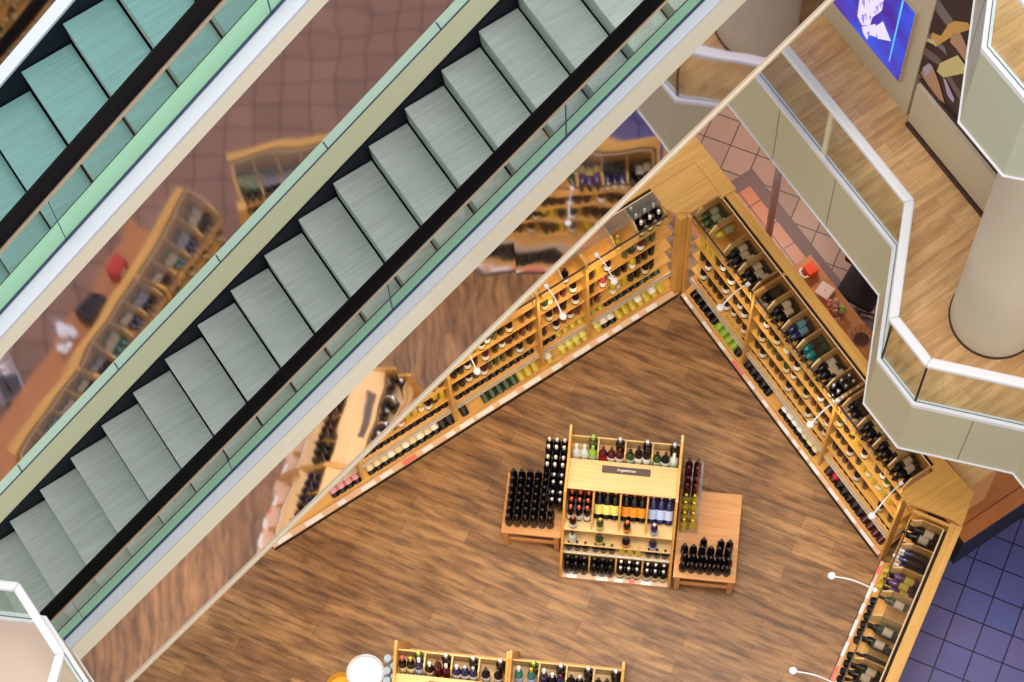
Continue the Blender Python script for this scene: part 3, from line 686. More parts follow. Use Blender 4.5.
# --- C wall: only seen in the mirrored cladding
FC = Fr(3.78, -6.86, 152)
unit(FC, .1, 3.6, [1.2, 2.4], 'wooden wine shelving seen only as a bent reflection between the escalators', .12, .08, .62, comps=[.1+.29*i for i in range(13)], comp_range=(.1, 3.58), rng=random.Random(8))
for i in range(12):
    for j in range(3):
        if i % 3 == 2 and j == 2: continue
        T = Matrix.Translation(FC.w(.1+.29*i+.06+.085*j, .45, 1.87)) @ Matrix.Rotation(FC.a, 4, 'Z') @ Matrix.Rotation(R(84), 4, 'X') @ Matrix.Rotation(PI, 4, 'Z')
        rest_add(T, 'bordeaux', ['black', 'navy', 'teal', 'black'][i % 4], 'silver', ['white', 'lilac', 'white'][i % 3])
for z in (.69, 1.08, 1.46):
    for i in range(36):
        rest_add(Matrix.Translation(FC.w(.15+.095*i, .245 if i % 3 else .165, z)) @ Matrix.Rotation(FC.a, 4, 'Z'), 'bordeaux', 'black', 'black', 'cream')

# corner pieces
t = empty('corner_shelf_post', (7.84, -.28, 0))
mb = MB(); mb.box(-.06, .03, .02, .12, 0, 2.14, M['oak']); mb.build('post_board', t, bevel=.004)
mb = MB(); mb.box(.036, .075, -.02, .09, 0, 2.14, M['oak']); mb.build('post_board', t, bevel=.004)
mb = MB(); mb.prism([(.10, .03), (.45, .03), (.45, -.02), (.66, -.02), (.66, .76), (-.12, .76), (-.12, .50), (-.12, .22), (-.06, .12)], 2.12, 2.165, M['oak'])
mb.box(.468, .474, .0, .5, 2.165, 2.167, M['orangetop']); mb.box(-.12, .474, .5, .506, 2.165, 2.167, M['orangetop']); mb.build('corner_top_board', t)
tag(t, 'golden wooden corner post and top board joining the two long shelvings', 'shelf')
t = empty('corner_shelf_post', (7.84, -4.16, 0))
mb = MB(); mb.box(-.0, .10, -.05, -.02, 0, 2.14, M['oak']); mb.build('post_board', t, bevel=.004)
mb = MB(); mb.prism([(.02, -.09), (.29, -.50), (.33, -.63), (.66, -.40), (.63, .08), (.47, .08), (.47, .03), (.03, .03)], 2.12, 2.165, M['oak']); mb.build('corner_top_board', t)
tag(t, 'wooden corner board joining the right shelving to the lower right shelving', 'shelf')

# arm spotlights
spot_em = mat('lit_lamp_lens', (1, 1, 1), .3, emit=(1, .92, .8), estr=6)
def arm_lamp(px, py, hx, hy, where, light=True, power=22):
    t = empty('arm_spotlight', (px, py, 2.15)); dx, dy = hx-px, hy-py
    n = 6; pts = [(dx*i/n, dy*i/n, .10*math.sin(PI*i/n)) for i in range(n+1)]
    mb = MB(); mb.tube(pts, .008, M['white'], 6); mb.build('arm', t, smooth=True)
    mb = MB(); mb.lathe([(.012, -.02), (.035, -.012), (.042, .01), (.036, .035), (.012, .045)], M['white'], 14, Matrix.Translation((dx, dy, 0))); mb.build('lamp_head', t, smooth=True)
    mb = MB(); mb.lathe([(.001, -.024), (.03, -.022), (.03, -.016)], spot_em, 12, Matrix.Translation((dx, dy, 0))); mb.build('lens', t)
    mb = MB(); mb.box(-.02, .02, -.02, .02, -.02, .02, M['white']); mb.build('clamp', t)
    tag(t, f'small white spotlight on a curved arm {where}', 'lamp', 'arm spotlights above the shelving')
    if light:
        l = bpy.data.lights.new('spot', 'SPOT'); l.energy = power; l.color = (1, .72, .38); l.spot_size = R(125); l.spot_blend = .8; l.shadow_soft_size = .04
        lo = bpy.data.objects.new('spot_light', l); C.objects.link(lo); lo.location = (hx, hy, 2.10)
        d = Vector((px-hx, py-hy, -.9)); lo.rotation_euler = d.to_track_quat('-Z', 'Y').to_euler()
arm_lamp(7.94, -1.30, 7.53, -1.36, 'over the right shelving, nearest the corner')
arm_lamp(7.94, -2.93, 7.54, -2.99, 'over the middle of the right shelving')
arm_lamp(7.94, -4.05, 7.47, -4.17, 'at the lower end of the right shelving')
arm_lamp(6.78, -.09, 6.76, -.46, 'over the left shelving, nearest the corner', power=20)
arm_lamp(6.12, -.09, 6.07, -.49, 'over the left shelving, second from the corner', power=20)
arm_lamp(5.0, -.09, 4.95, -.50, 'over the left shelving, beneath the escalator', power=20)
arm_lamp(3.7, -.09, 3.65, -.50, 'at the lower left end of the left shelving', power=30)
arm_lamp(7.02, -4.83, 6.74, -4.46, 'projecting from the lower right shelving, upper one', power=10)
arm_lamp(6.1, -5.40, 5.82, -5.05, 'projecting from the lower right shelving at bottom edge', power=10)

# ------------------------------------------------------------------ GONDOLAS
def sheet(mb, prof, x0, x1, m):
    mb.extr([(x0, v, z) for v, z in prof], [(x1, v, z) for v, z in prof], m)
def gondola(F, label, sign=True, W=1.25, sw=.03):
    t = empty('display_gondola', F.w(0, 0, 0), F.a)
    side = [(0, 0), (0, .09), (.07, .30), (.62, 1.24), (.98, 1.28), (1.22, 1.50), (1.30, 1.52), (1.33, 1.30), (1.62, .30), (1.66, .09), (1.66, 0)]
    for x in (0, W-sw):
        mb = MB(); sheet(mb, side, x, x+sw, M['oak']); mb.build('side_panel', t, bevel=.003)
    mb = MB(); mb.box(sw, W-sw, 0, .14, 0, .085, M['lip']); mb.box(sw, W-sw, .14, 1.6, 0, .07, M['oak']); mb.build('plinth', t)
    x = sw+.05
    for w, m in ((.12, 'tag'), (.07, 'lip'), (.14, 'tag'), (.1, 'tag'), (.06, 'redtag'), (.12, 'tag')):
        mb = MB(); mb.box(x, x+w, -.003, .04, .085, .088, M[m]); mb.build('price_strip', t); x += w+.07
    mb = MB(); mb.box(sw, W-sw, .20, .225, .32, .36, M['rail']); mb.build('bin_rail', t)
    for v, z, d in ((.22, .34, .5), (.25, .54, .5), (.33, .80, .6)):
        mb = MB(); mb.box(sw, W-sw, v, v+d, z-.022, z, M['oak_light']); mb.build('shelf', t, bevel=.003)
    mb = MB(); sheet(mb, [(.67, 1.20), (1.02, 1.20), (1.02, 1.225), (.67, 1.225)], sw, W-sw, M['oak_light']); mb.build('sign_board', t, bevel=.003)
    mb = MB(); mb.box(sw, W-sw, 1.02, 1.30, 1.065, 1.085, M['oak_light']); mb.box(sw, W-sw, 1.25, 1.265, 1.085, 1.30, M['oak_light']); mb.build('top_ledge', t)
    mb = MB(); mb.box(sw, W-sw, .80, .82, .07, 1.19, M['oak']); mb.build('centre_panel', t)
    for v, z, d in ((1.1, .34, .4), (1.1, .75, .35)):
        mb = MB(); mb.box(sw, W-sw, .82, v+d-.05, z-.02, z, M['oak_light']); mb.build('shelf', t)
    q = (W-2*sw)/4
    for i in (1, 2, 3):
        x = sw+q*i
        mb = MB(); sheet(mb, [(.36, .80), (.80, .80), (.80, 1.19), (.68, 1.19)], x-.01, x+.01, M['oak']); mb.build('divider', t)
        mb = MB(); sheet(mb, [(1.03, 1.085), (1.25, 1.085), (1.25, 1.30), (1.10, 1.30)], x-.008, x+.008, M['oak_light']); mb.build('divider', t)
        mb = MB(); sheet(mb, [(.06, .08), (.2, .08), (.2, .32), (.1, .24)], x-.008, x+.008, M['oak']); mb.build('divider', t)
    if sign:
        s = empty('sign_plate', (0, 0, 0)); s.parent = t
        s.name = 'name_plate'
        mb = MB(); mb.box(.39, .92, .885, .965, 1.226, 1.24, M['plate']); o = mb.build('plate', s)
        cu = bpy.data.curves.new('lettering', 'FONT'); cu.body = 'Argentinien'; cu.size = .044; cu.extrude = .0008; cu.align_x = 'CENTER'; cu.align_y = 'CENTER'; cu.materials.append(M['text'])
        tmp = bpy.data.objects.new('tmp', cu); C.objects.link(tmp); bpy.context.view_layer.update()
        me = bpy.data.meshes.new_from_object(tmp.evaluated_get(bpy.context.evaluated_depsgraph_get())); bpy.data.objects.remove(tmp)
        if sign == 2: lo = bpy.data.objects.new('lettering', me); C.objects.link(lo); lo.parent = s; lo.location = (.66, .925, 1.2415)
    tag(t, label, 'shelf'); return t
def fill_gondola(F, nm, caps, ledge, bins, rng, W=1.25, sw=.03, ledge_only=False):
    q = (W-2*sw)/4; S4 = ['left', 'second', 'third', 'right']
    for i in range(4):
        xa = sw+q*i+.012; w = q-.024
        if not ledge_only:
            # bottom bin: three across, two deep
            col, cap, lab = bins[i]
            n = 3
            for j in range(n):
                rest_add(Matrix.Translation(F.w(xa+w*(j+.5)/n, .170, .086)) @ Matrix.Rotation(F.a, 4, 'Z'), 'squat', col, cap, lab)
                for r_ in range(1):
                    bottle(F.w(xa+w*(j+.5)/n, .085+r_*.085, .086), F.a, 'squat', col, cap, lab, R(4), f'short {CN[col]} bottle, {ORD[j]} in {"front" if r_==0 else "back"} row, {S4[i]} bottom bin of {nm}', f'bottom bin bottles of {nm}')
            for j in range(n):
                c2 = 'gold' if i == 2 else 'black'
                rest_add(Matrix.Translation(F.w(xa+w*(j+.5)/n, .275, .342)) @ Matrix.Rotation(F.a, 4, 'Z') @ Matrix.Scale(.88, 4), 'squat', c2, 'gold' if c2 == 'gold' else 'black', None)
            # display bottles of shelf A and B
            col, cap, lab = caps[i]
            bottle(F.w(xa+w*.3, .305, .541), F.a, 'squat', col if col != 'black' else 'clearb' if i == 0 else 'black', 'black', lab, 0, f'single {CN[col]} bottle on the lower shelf, {S4[i]} section of {nm}', f'display bottles of {nm}', parts=True)
            bottle(F.w(xa+w*.3, .385, .801), F.a, 'bordeaux', col, cap, lab, 0, f'single {CN[col]} bottle in front of the {S4[i]} cubby of {nm}', f'display bottles of {nm}', parts=True)
            for r_ in range(3 if i == 0 else 1):
                for j in range(3):
                    if i: bottle(F.w(xa+w*(j+.5)/3, .50, .812), F.a, 'bordeaux', 'black' if i < 3 else 'navy', cap, lab, R(52), f'{LN[lab]} bottle leaning back, {ORD[j]} from left, {S4[i]} cubby of {nm}', f'cubby bottles of {nm}', parts=True, scale=1.12); continue
                    v = .475+r_*.088; x = xa+w*(j+.5)/3+(.02 if r_ % 2 else -.0)*0
                    bottle(F.w(x, v, .801), F.a, 'bordeaux', col, cap, lab, R(6), f'{CN[col]} bottle, {ORD[j]} from left, {ORD[r_]} row, {S4[i]} cubby of {nm}', f'cubby bottles of {nm}', parts=True, scale=.98)
        ls = ledge[i]
        for j, (col, cap, lab, shp) in enumerate(ls):
            x = xa+w*(j+.5)/len(ls)
            bottle(F.w(x, 1.075, 1.087), F.a, shp, col, cap, lab, R(14), f'{CN[col]} bottle, {LN[lab]}, {ORD[j]} on {S4[i]} part of top ledge, {nm}', f'top ledge bottles of {nm}', parts=True, scale=1.02)
        bottle(F.w(xa+w*.82, 1.20, 1.086), F.a, 'bordeaux', 'black' if i else 'green', 'silver' if i else 'green', None, 0, f'tall bottle at the back right of the {S4[i]} top ledge part, {nm}', f'tall ledge bottles of {nm}', parts=True, scale=1.25)
G1 = Fr(4.73, -2.36, -39.9)
gondola(G1, 'freestanding wooden wine display with a dark name plate, between two low tables', sign=2)
fill_gondola(G1, 'middle display', [('black', 'red', 'white'), ('green', 'gold', 'yellow'), ('black', 'orange', 'orange'), ('navy', 'silver', 'lilac')],
    [[('clearb', 'white', 'white', 'squat'), ('clearb', 'white', 'white', 'squat'), ('lime', 'green', 'palegreen', 'squat')], [('wine', 'wine', 'red', 'squat'), ('wine', 'wine', 'white', 'squat'), ('wine', 'wine', 'white', 'squat')],
     [('green', 'black', 'palegreen', 'squat'), ('black', 'black', 'white', 'bordeaux'), ('black', 'black', 'white', 'bordeaux')], [('green', 'black', 'palegreen', 'squat'), ('black', 'black', 'white', 'squat'), ('clearb', 'white', 'palegreen', 'squat')]],
    [('black', 'black', None), ('black', 'black', None), ('black', 'silver', 'cream'), ('black', 'silver', 'cream')], random.Random(4))
G2 = Fr(2.73-.03, -2.31, -39.9); G3 = Fr(3.66-.015, -3.08-.0, -39.9)
for G, nm, lab in ((G2, 'bottom left display', 'wooden wine display cut by the bottom edge of the picture, left one'), (G3, 'bottom right display', 'wooden wine display cut by the bottom edge of the picture, right one')):
    # back board of the ledge set near a line read in image coordinates
    c, s = math.cos(G.a), math.sin(G.a); F = Fr(G.x+1.33*s, G.y-1.33*c, -39.9)
    gondola(F, lab, W=1.22)
    if nm == 'bottom left display':
        lg = [[('black', 'red', 'cream', 'bordeaux'), ('black', 'gold', 'cream', 'bordeaux'), ('navy', 'white', 'lilac', 'bordeaux')], [('black', 'white', 'cream', 'squat'), ('wine', 'wine', None, 'bordeaux'), ('wine', 'white', None, 'squat')],
              [('navy', 'white', 'white', 'squat'), ('navy', 'silver', 'white', 'squat'), ('navy', 'silver', 'white', 'squat')], [('black', 'black', 'white', 'squat'), ('black', 'black', 'white', 'squat')]]
    else:
        lg = [[('teal', 'white', 'lilac', 'bordeaux'), ('teal', 'gold', 'lilac', 'bordeaux')], [('navy', 'white', None, 'bordeaux'), ('black', 'white', None, 'squat'), ('navy', 'wine', None, 'squat')],
              [('black', 'black', 'white', 'squat'), ('black', 'silver', None, 'squat'), ('black', 'black', None, 'squat')], [('black', 'black', 'lilac', 'squat'), ('black', 'black', None, 'squat'), ('black', 'black', 'white', 'squat')]]
    fill_gondola(F, nm, None, lg, None, random.Random(5), W=1.22, ledge_only=True)
    # full cubbies on the front, seen only bent in the mirror cladding
    for i in range(12):
        for r_ in range(2):
            rest_add(Matrix.Translation(F.w(.07+.095*i, .48+r_*.1, .81)) @ Matrix.Rotation(F.a, 4, 'Z'), 'bordeaux', ['black', 'wine', 'navy'][i//4], 'black', ['white', 'cream'][i % 2])

# ------------------------------------------------------------------ LOW TABLES
def low_table(F, x0, x1, v0, v1, label, h=.50, leg_in=.03):
    t = empty('low_table', F.w((x0+x1)/2, (v0+v1)/2, 0), F.a); X = (x1-x0)/2; V = (v1-v0)/2
    mb = MB(); mb.box(-X, X, -V, V, h-.035, h, M['oak_table']); mb.build('tabletop', t, bevel=.005)
    for sx in (-1, 1):
        for sy in (-1, 1):
            mb = MB(); cx, cy = sx*(X-leg_in-.02), sy*(V-leg_in); mb.box(cx-.028, cx+.028, cy-.028, cy+.028, .05, h-.035, M['oak_table']); lg = mb.build('leg', t, bevel=.003)
            mb = MB(); mb.lathe([(.02, 0), (.024, .01), (.024, .04), (.012, .05)], M['beige'], 10, Matrix.Translation((cx, cy, 0))); mb.build('caster', lg, smooth=True)
    for sy in (-1, 1):
        mb = MB(); mb.box(-X+.08, X-.08, sy*(V-leg_in)-.012, sy*(V-leg_in)+.012, h-.32, h-.26, M['oak_table']); mb.build('stretcher', t)
    tag(t, label, 'table'); return t
low_table(G1, 1.27, 1.96, .0, 1.03, 'low beech table on the right of the wine display, mostly bare top')
low_table(G1, -.68, -.01, .32, 1.03, 'low beech table on the left of the wine display, covered in black bottles')
S7 = ['first', 'second', 'third', 'fourth', 'fifth', 'sixth', 'seventh', 'eighth']
for i in range(6):
    for j in range(7):
        if i == 5 and j > 1: continue
        bottle(G1.w(-.60+i*.092, .43+j*.088+i*.003, .501), G1.a, 'bordeaux', 'black', 'black', 'black', 0, f'black bottle on the left low table, {S7[i]} column from left, {S7[j]} from front', 'black bottles on the left low table', parts=True)
for i in range(6):
    for j in range(4):
        if j == 3 and i not in (0, 1, 2, 4, 5)[2:]: continue
        bottle(G1.w(1.37+i*.096+(.01 if j % 2 else 0), .10+j*.092, .501), G1.a, 'squat' if j < 2 else 'bordeaux', 'black', 'black', 'black', 0, f'black bottle on the right low table, {S7[i]} column from left, {S7[j]} from front', 'black bottles on the right low table', parts=True)
def acrylic(F, x0, x1, v0, v1, z0, tiers, label):
    t = empty('acrylic_riser', F.w(x0, v0, z0), F.a); n = tiers
    for k in range(n):
        mb = MB(); z = k*.10; va = (v1-v0)*k/n; mb.box(0, x1-x0, va, v1-v0, z, z+.008, M['clear']); mb.build('step_plate', t)
    mb = MB(); mb.box(0, .006, 0, v1-v0, 0, .1*n, M['clear']); mb.build('side_plate', t); tag(t, label, 'display stand')
acrylic(G1, -.20, -.01, .60, 1.32, .501, 4, 'clear acrylic stepped riser holding white-capped bottles, left of the display')
for i in range(3):
    for j in range(8):
        k = j//2
        if i == 0 and j < 4: continue
        col, cap = ('black', 'white')
        bottle(G1.w(-.225+i*.086, .66+j*.085, .512+.10*k), G1.a, 'bordeaux', col, cap if j >= 4 else 'silver', None, 0, f'{"white" if j>=4 else "silver"}-capped black bottle on left riser, {S7[i]} column from left, {S7[j]} row from front', 'capped black bottles on the left riser', parts=True, scale=1.0)
acrylic(G1, 1.29, 1.50, .52, 1.28, .501, 4, 'clear acrylic stepped riser holding gold and dark bottles, right of the display')
for i in range(2):
    for j in range(8):
        k = j//2; gold = j < 4
        bottle(G1.w(1.335+i*.095, .57+j*.085, .512+.10*k), G1.a, 'burgundy', 'gold' if gold else 'wine', 'gold' if gold else 'wine', None, 0, f'{"golden" if gold else "burgundy-capped dark"} bottle on right riser, {"left" if i==0 else "right"} column, {S7[j]} row from front', 'bottles on the right riser', parts=True, scale=1.0)

# bowl stand by the bottom display
t = empty('ice_bucket', (2.27, -2.31, 0))
mb = MB(); mb.lathe([(.14, 0), (.15, .02), (.03, .05), (.03, .70), (.12, .74)], M['chrome'], 20); mb.build('pedestal', t, smooth=True)
mb = MB(); mb.lathe([(.10, .74), (.17, .80), (.20, .95), (.205, .96), (.195, .95), (.16, .82), (.02, .80)], mat('pale_steel_bowl', S(206, 214, 226), .25, .4), 28); mb.build('bowl', t, smooth=True)
mb = MB(); mb.lathe([(.001, .93), (.185, .93)], mat('pale_ice', S(226, 224, 236), .4), 24, cap=False); mb.build('ice', t)
tag(t, 'round pale steel ice bucket on a stand at the bottom edge, left of the displays', 'bucket')
gm = mat('pale_blue_glass', S(168, 190, 216), .12, spec=.8)
for i, (x, y, z) in enumerate([(.15, .14, .86), (.16, .03, .86), (.07, .03, .86), (.10, -.07, .86), (.20, -.06, .86), (.01, -.06, .86)]):
    mb = MB(); mb.lathe([(.036, 0), (.038, .004), (.008, .01), (.007, .06), (.04, .10), (.05, .14), (.04, .20)], gm, 12); o = mb.build('wine_glass', smooth=True); place(o, (2.40+x, -2.47+y, z-.02))
    tag(o, f'clear stemmed wine glass, {S7[i]} of the cluster between ice bucket and display', 'glass', 'wine glasses beside the ice bucket')
mb = MB(); mb.box(-.10, .10, -.16, .16, .80, .838, M['oak']); mb.box(-.03, .03, -.03, .03, .02, .80, M['oak']); mb.box(-.12, .12, -.12, .12, 0, .02, M['oak']); o = place(mb.build('glass_stand'), (2.56, -2.45, 0), R(-40)); tag(o, 'small wooden stand carrying the stemmed glasses beside the ice bucket', 'stand')
t = empty('golden_bowl', (1.98, -2.24, 0))
mb = MB(); mb.lathe([(.12, 0), (.03, .03), (.03, .55), (.10, .6)], M['chrome'], 16); mb.build('pedestal', t, smooth=True)
mb = MB(); mb.lathe([(.06, .6), (.14, .64), (.17, .72)], mat('golden_brass', S(206, 160, 50), .5, .3), 24, cap=False); mb.build('dish', t, smooth=True)
mb = MB(); mb.lathe([(.10, .60), (.20, .62), (.27, .66), (.275, .665)], M['clear'], 40, cap=False); mb.build('glass_rim', t, smooth=True)
tag(t, 'golden bowl inside a wide clear glass dish at the bottom edge', 'bowl')

# ------------------------------------------------------------------ behind the right shelving
mb = MB(); mb.lathe([(.055, 0), (.055, .02), (.045, .03), (.045, 4.4)], M['chrome'], 24); o = place(mb.build('chrome_post', smooth=True), (9.02, -.38, 0)); tag(o, 'slim chrome post rising from the tiles to the balcony underside', 'post')
t = empty('till_counter', (8.85, -2.0, 0))
mb = MB(); mb.box(-.28, .28, -1.0, 1.0, .86, .90, M['orangetop']); mb.build('counter_top', t, bevel=.005)
mb = MB(); mb.box(-.25, .25, -.97, .97, 0, .86, M['oak_table']); mb.build('counter_body', t)
tag(t, 'narrow orange-brown till counter behind the right wine shelving', 'counter')
t = empty('orange_box', (9.0, -1.17, .90))
mb = MB(); mb.box(-.065, .065, -.07, .07, 0, .10, mat('signal_orange', S(238, 70, 22), .4)); mb.build('carton', t, bevel=.006)
mb = MB(); mb.tube([(-.075, .06, .07), (-.12, .05, .07), (-.135, 0, .07), (-.12, -.05, .07), (-.075, -.06, .07)], .014, M['white'], 8); mb.build('grip', t, smooth=True)
tag(t, 'bright orange-red box with a white grip on the till counter', 'box')
mb = MB(); mb.box(-.085, .085, -.085, .085, 0, .06, mat('offwhite_card', S(222, 196, 184), .6)); mb.box(-.006, .006, -.006, .006, .06, .066, M['plate']); o = place(mb.build('white_carton', bevel=.02), (8.98, -1.47, .90), R(20)); tag(o, 'off-white rounded carton beside the orange box', 'box')
fl = random.Random(2)
t = empty('flower_bunch', (8.93, -1.72, .90))
for nm, c, k in (('blossoms', S(200, 120, 120), 9), ('leaves', S(140, 150, 60), 9), ('wrapping', S(120, 70, 80), 4)):
    mb = MB(); m = mat(nm+'_colour', c, .6)
    for i in range(k):
        T = Matrix.Translation((fl.uniform(-.09, .09), fl.uniform(-.12, .10), fl.uniform(.02, .12))) @ Matrix.Rotation(fl.uniform(0, 3), 4, 'X')
        mb.lathe([(.004, -.03), (.03, -.01), (.034, .012), (.01, .03)], m, 8, T)
    mb.build(nm, t, smooth=True)
tag(t, 'small bunch of pink and green flowers lying on the till counter', 'flowers')
t = empty('wire_basket', (8.98, -2.17, .90))
mb = MB(); bm_ = mat('brown_wire', S(150, 118, 100), .4, .5)
for r_, z in ((.13, .10), (.115, .05), (.09, 0), (.05, 0)):
    mb.tube([(r_*math.cos(a*PI/12), r_*math.sin(a*PI/12), z) for a in range(25)], .005, bm_, 6)
for a in range(12):
    c, s = math.cos(a*PI/6), math.sin(a*PI/6); mb.tube([(.02*c, .02*s, 0), (.09*c, .09*s, 0), (.115*c, .115*s, .05), (.13*c, .13*s, .10)], .003, bm_, 5)
mb.build('basket_wire', t, smooth=True)
mb = MB(); mb.lathe([(.001, .004), (.085, .006)], mat('dark_napkin', S(86, 50, 42), .8), 20, cap=False); mb.build('lining', t)
tag(t, 'round brown wire basket on the till counter under the balcony edge', 'basket')
# dark office chair by the counter
t = empty('office_chair', (9.42, -1.62, .30), R(25)); dk = mat('black_upholstery', S(30, 18, 24), .8); bg = mat('burgundy_fabric', S(84, 26, 24), .85)
mb = MB(); mb.lathe([(.03, -.28), (.03, .1), (.03, .42)], M['chrome'], 12)
mb.build('gas_lift', t, smooth=True)
for a in range(5):
    c, s = math.cos(a*2*PI/5), math.sin(a*2*PI/5); mb = MB(); mb.tube([(0, 0, -.22), (.15*c, .15*s, -.24), (.30*c, .30*s, -.28)], .018, M['blackside'], 6); mb.build('leg', t, smooth=True)
mb = MB(); mb.box(-.24, .24, -.24, .24, .42, .50, dk); mb.build('seat', t, bevel=.04)
mb = MB(); mb.box(.20, .27, -.22, .22, .55, 1.02, dk, Matrix.Rotation(R(8), 4, 'Y')); mb.build('backrest', t, bevel=.03)
mb = MB(); mb.box(-.10, .34, -.25, .30, .80, .92, bg, Matrix.Rotation(R(8), 4, 'Y')); mb.build('draped_jacket', t, bevel=.05)
tag(t, 'tall black counter chair with a burgundy garment over it, beside the till counter', 'chair')
# counter with black side at right
t = empty('service_counter', (9.2, -4.35, 0))
mb = MB(); mb.box(-.72, 2.8, -.37, 1.3, .86, .90, M['orangetop']); mb.box(-.72, 2.8, -.21, -.203, .90, .903, M['skirting']); mb.build('counter_top', t)
mb = MB(); mb.box(-.70, 2.8, -.35, 1.25, 0, .86, M['blackside']); mb.build('counter_body', t)
tag(t, 'orange-brown counter with a black side above the blue-lit tiles', 'counter')
mb = MB(); mb.box(-.12, .30, -.40, .2, 0, 1.10, M['oak_table']); mb.box(-.13, .31, -.41, .2, 1.10, 1.13, M['oak_light']); o = place(mb.build('wooden_cabinet', bevel=.004), (8.66, -4.05, .905)); tag(o, 'wooden cabinet end showing beneath the balcony edge, behind the shelving corner', 'cabinet')

# ------------------------------------------------------------------ things seen in the mirror cladding
t = empty('till_counter', FC.w(2.0, 1.04, 0), FC.a)
mb = MB(); mb.box(-1.7, 1.9, -.36, .36, .86, .90, M['orangetop']); mb.build('counter_top', t)
mb = MB(); mb.box(-1.65, 1.85, -.34, .34, 0, .86, M['orangetop']); mb.build('counter_body', t)
tag(t, 'orange counter strip mirrored in the cladding between the escalators', 'counter')
t = empty('shopping_basket', FC.w(2.6, 1.72, 0), R(100)); cw = mat('chromed_wire', S(200, 200, 210), .25, .9)
mb = MB()
for z, k in ((0.02, .8), (.12, .88), (.25, 1)):
    mb.tube([(-.25*k, -.17*k, z), (.25*k, -.17*k, z), (.25*k, .17*k, z), (-.25*k, .17*k, z), (-.25*k, -.17*k, z)], .008, cw, 5)
for i in range(11):
    x = -.25+.05*i; mb.tube([(x, -.17, .25), (x*.8, -.136, .02), (x*.8, .136, .02), (x, .17, .25)], .004, cw, 5)
mb.v = [(x, y, z+.45) for x, y, z in mb.v]; mb.build('wire_cage', t, smooth=True)
mb = MB(); mb.box(-.16, .16, -.12, .12, 0, .46, M['blackside']); mb.build('basket_stand', t)
mb = MB(); mb.tube([(-.2, 0, .72), (-.15, 0, .85), (.15, 0, .85), (.2, 0, .72)], .012, M['blackside'], 6); mb.build('handle', t, smooth=True)
tag(t, 'chromed wire shopping basket mirrored at the left edge of the cladding', 'basket')
t = empty('handbag', FC.w(1.48, 1.18, .90), FC.a)
mb = MB(); mb.box(-.18, .18, -.12, .12, 0, .26, mat('black_leather', S(30, 28, 44), .4)); mb.build('bag_body', t, bevel=.04)
mb = MB(); mb.tube([(-.12, 0, .26), (-.1, 0, .38), (.1, 0, .38), (.12, 0, .26)], .012, M['blackside'], 6); mb.build('strap', t, smooth=True)
tag(t, 'dark handbag mirrored in the cladding between the escalators', 'bag')
t = empty('gift_bag', FC.w(.9, 1.2, .90), FC.a)
mb = MB(); mb.box(-.12, .12, -.08, .08, 0, .24, mat('red_paper', S(190, 50, 50), .5)); mb.build('paper_bag', t, bevel=.02)
mb = MB(); mb.box(-.05, .05, -.085, -.08, .08, .16, M['tag']); mb.build('label_patch', t)
tag(t, 'red paper bag mirrored in the cladding, above the dark handbag', 'bag')
t = empty('flower_vase', FC.w(1.98, 1.2, .90), FC.a)
mb = MB(); mb.lathe([(.05, 0), (.06, .05), (.04, .18), (.05, .2)], M['clear'], 14); mb.build('vase', t, smooth=True)
mb = MB()
for i in range(12):
    T = Matrix.Translation((fl.uniform(-.12, .12), fl.uniform(-.12, .12), fl.uniform(.2, .34))); mb.lathe([(.005, -.04), (.04, -.01), (.045, .02), (.01, .035)], M['white'], 8, T)
mb.build('white_blossoms', t, smooth=True)
tag(t, 'white flowers in a vase mirrored between the escalators, left of the bag', 'flowers')

o = REST.build('wine_bottle', smooth=True)
tag(o, 'the other wine bottles, packed close at the back of shelves and racks', 'bottle', kind='stuff')

for x, y, z, e, c in ((1.2, -3.0, 2.4, 30, (1, .66, .30)), (3.4, -2.1, 3.3, 40, (1, .70, .36)), (5.4, -1.7, 3.6, 30, (1, .76, .48)), (4.2, -4.6, 4, 24, (1, .84, .66)), (6.3, -3.6, 4, 16, (1, .92, .86)), (9.75, .2, 2.42, 45, (1, .88, .74))):
    l = bpy.data.lights.new('fill_light', 'AREA'); l.energy = e; l.size = 1.0 if x < 9 else .5; l.color = c
    o = bpy.data.objects.new('fill_light', l); C.objects.link(o); o.location = (x, y, z)      # added unseen fill lights brightening the shop level
shop_end()
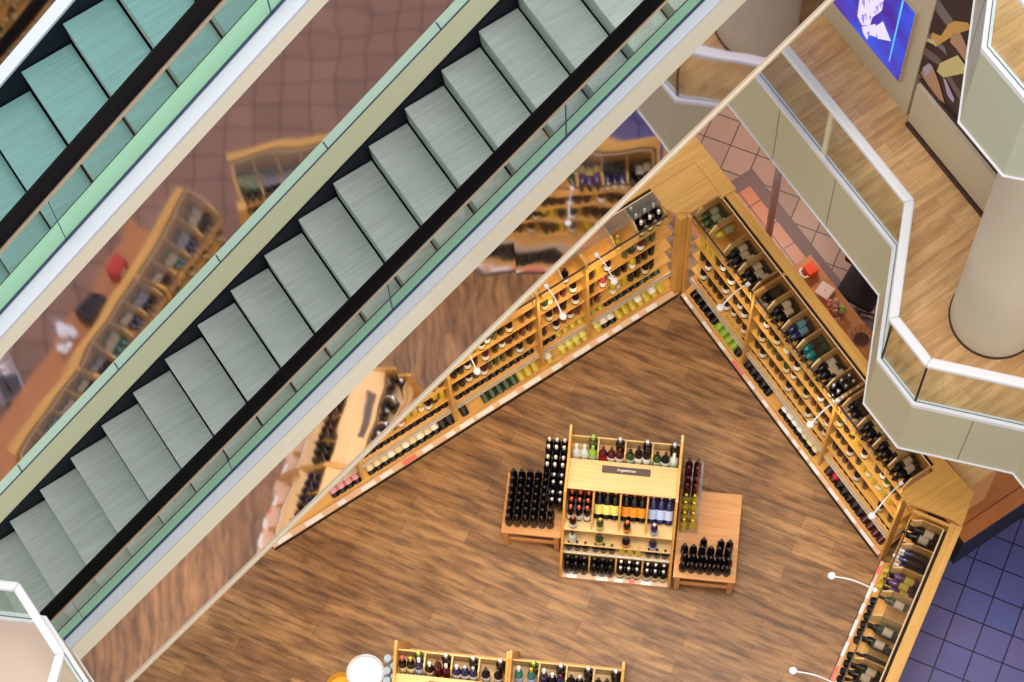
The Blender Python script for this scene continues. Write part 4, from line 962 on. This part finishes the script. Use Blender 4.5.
# ------------------------------------------------------------------ LIGHT
w = bpy.data.worlds.new('atrium'); bpy.context.scene.world = w; w.use_nodes = True
bg = w.node_tree.nodes['Background']; bg.inputs[0].default_value = (1, .985, .97, 1); bg.inputs[1].default_value = .80
def area(loc, size, e, col, target, sy=None):
    l = bpy.data.lights.new('lamp', 'AREA'); l.energy = e; l.size = size; l.color = col
    if sy: l.shape = 'RECTANGLE'; l.size_y = sy
    o = bpy.data.objects.new('atrium_lamp', l); C.objects.link(o); o.location = loc; o.rotation_euler = (Vector(target)-Vector(loc)).to_track_quat('-Z', 'Y').to_euler(); return o
area((3, -3, 46), 12, 8500, (1, .97, .93), (4.5, -1.5, 0), 12)       # skylight high above the void
area((11.5, -3, 8.2), 1.6, 150, (1, .84, .62), (10.0, -3, 3.7), 3)    # lamps under the upper storey

# scale the shop level up about the camera position, then lift the whole building so that the shop floor is at zero
bpy.context.view_layer.update()
for o in SHOP: o.matrix_world = SHM @ o.matrix_world
LIFT = 2.3286
bpy.context.view_layer.update()
for o in bpy.data.objects:
    if o.parent is None: o.location.z += LIFT
# ------------------------------------------------------------------ CAMERA
cd = bpy.data.cameras.new('camera'); cam = bpy.data.objects.new('camera', cd); C.objects.link(cam)
az = .51250388; f, al, ro, Hc = 2435.49767, .38762, -.07806, 26.461
fw = Vector((0, math.sin(al), -math.cos(al))); rt = Vector((1, 0, 0)); up = Vector((0, math.cos(al), math.sin(al)))
r2 = rt*math.cos(ro)+up*math.sin(ro); u2 = -rt*math.sin(ro)+up*math.cos(ro)
Rz = Matrix.Rotation(-az, 3, 'Z'); r2 = Rz @ r2; u2 = Rz @ u2; fw = Rz @ fw
m = Matrix((r2, u2, -fw)).transposed().to_4x4(); m.translation = Vector((.5893, -9.0647, Hc+LIFT)); cam.matrix_world = m
cd.sensor_width = 36; cd.lens = f/1024*36; cd.clip_end = 200
sc = bpy.context.scene; sc.camera = cam
sc.view_settings.view_transform = 'Standard'; sc.view_settings.look = 'None'; sc.view_settings.gamma = 1; sc.view_settings.exposure = 0.24; sc.view_settings.use_curve_mapping = False
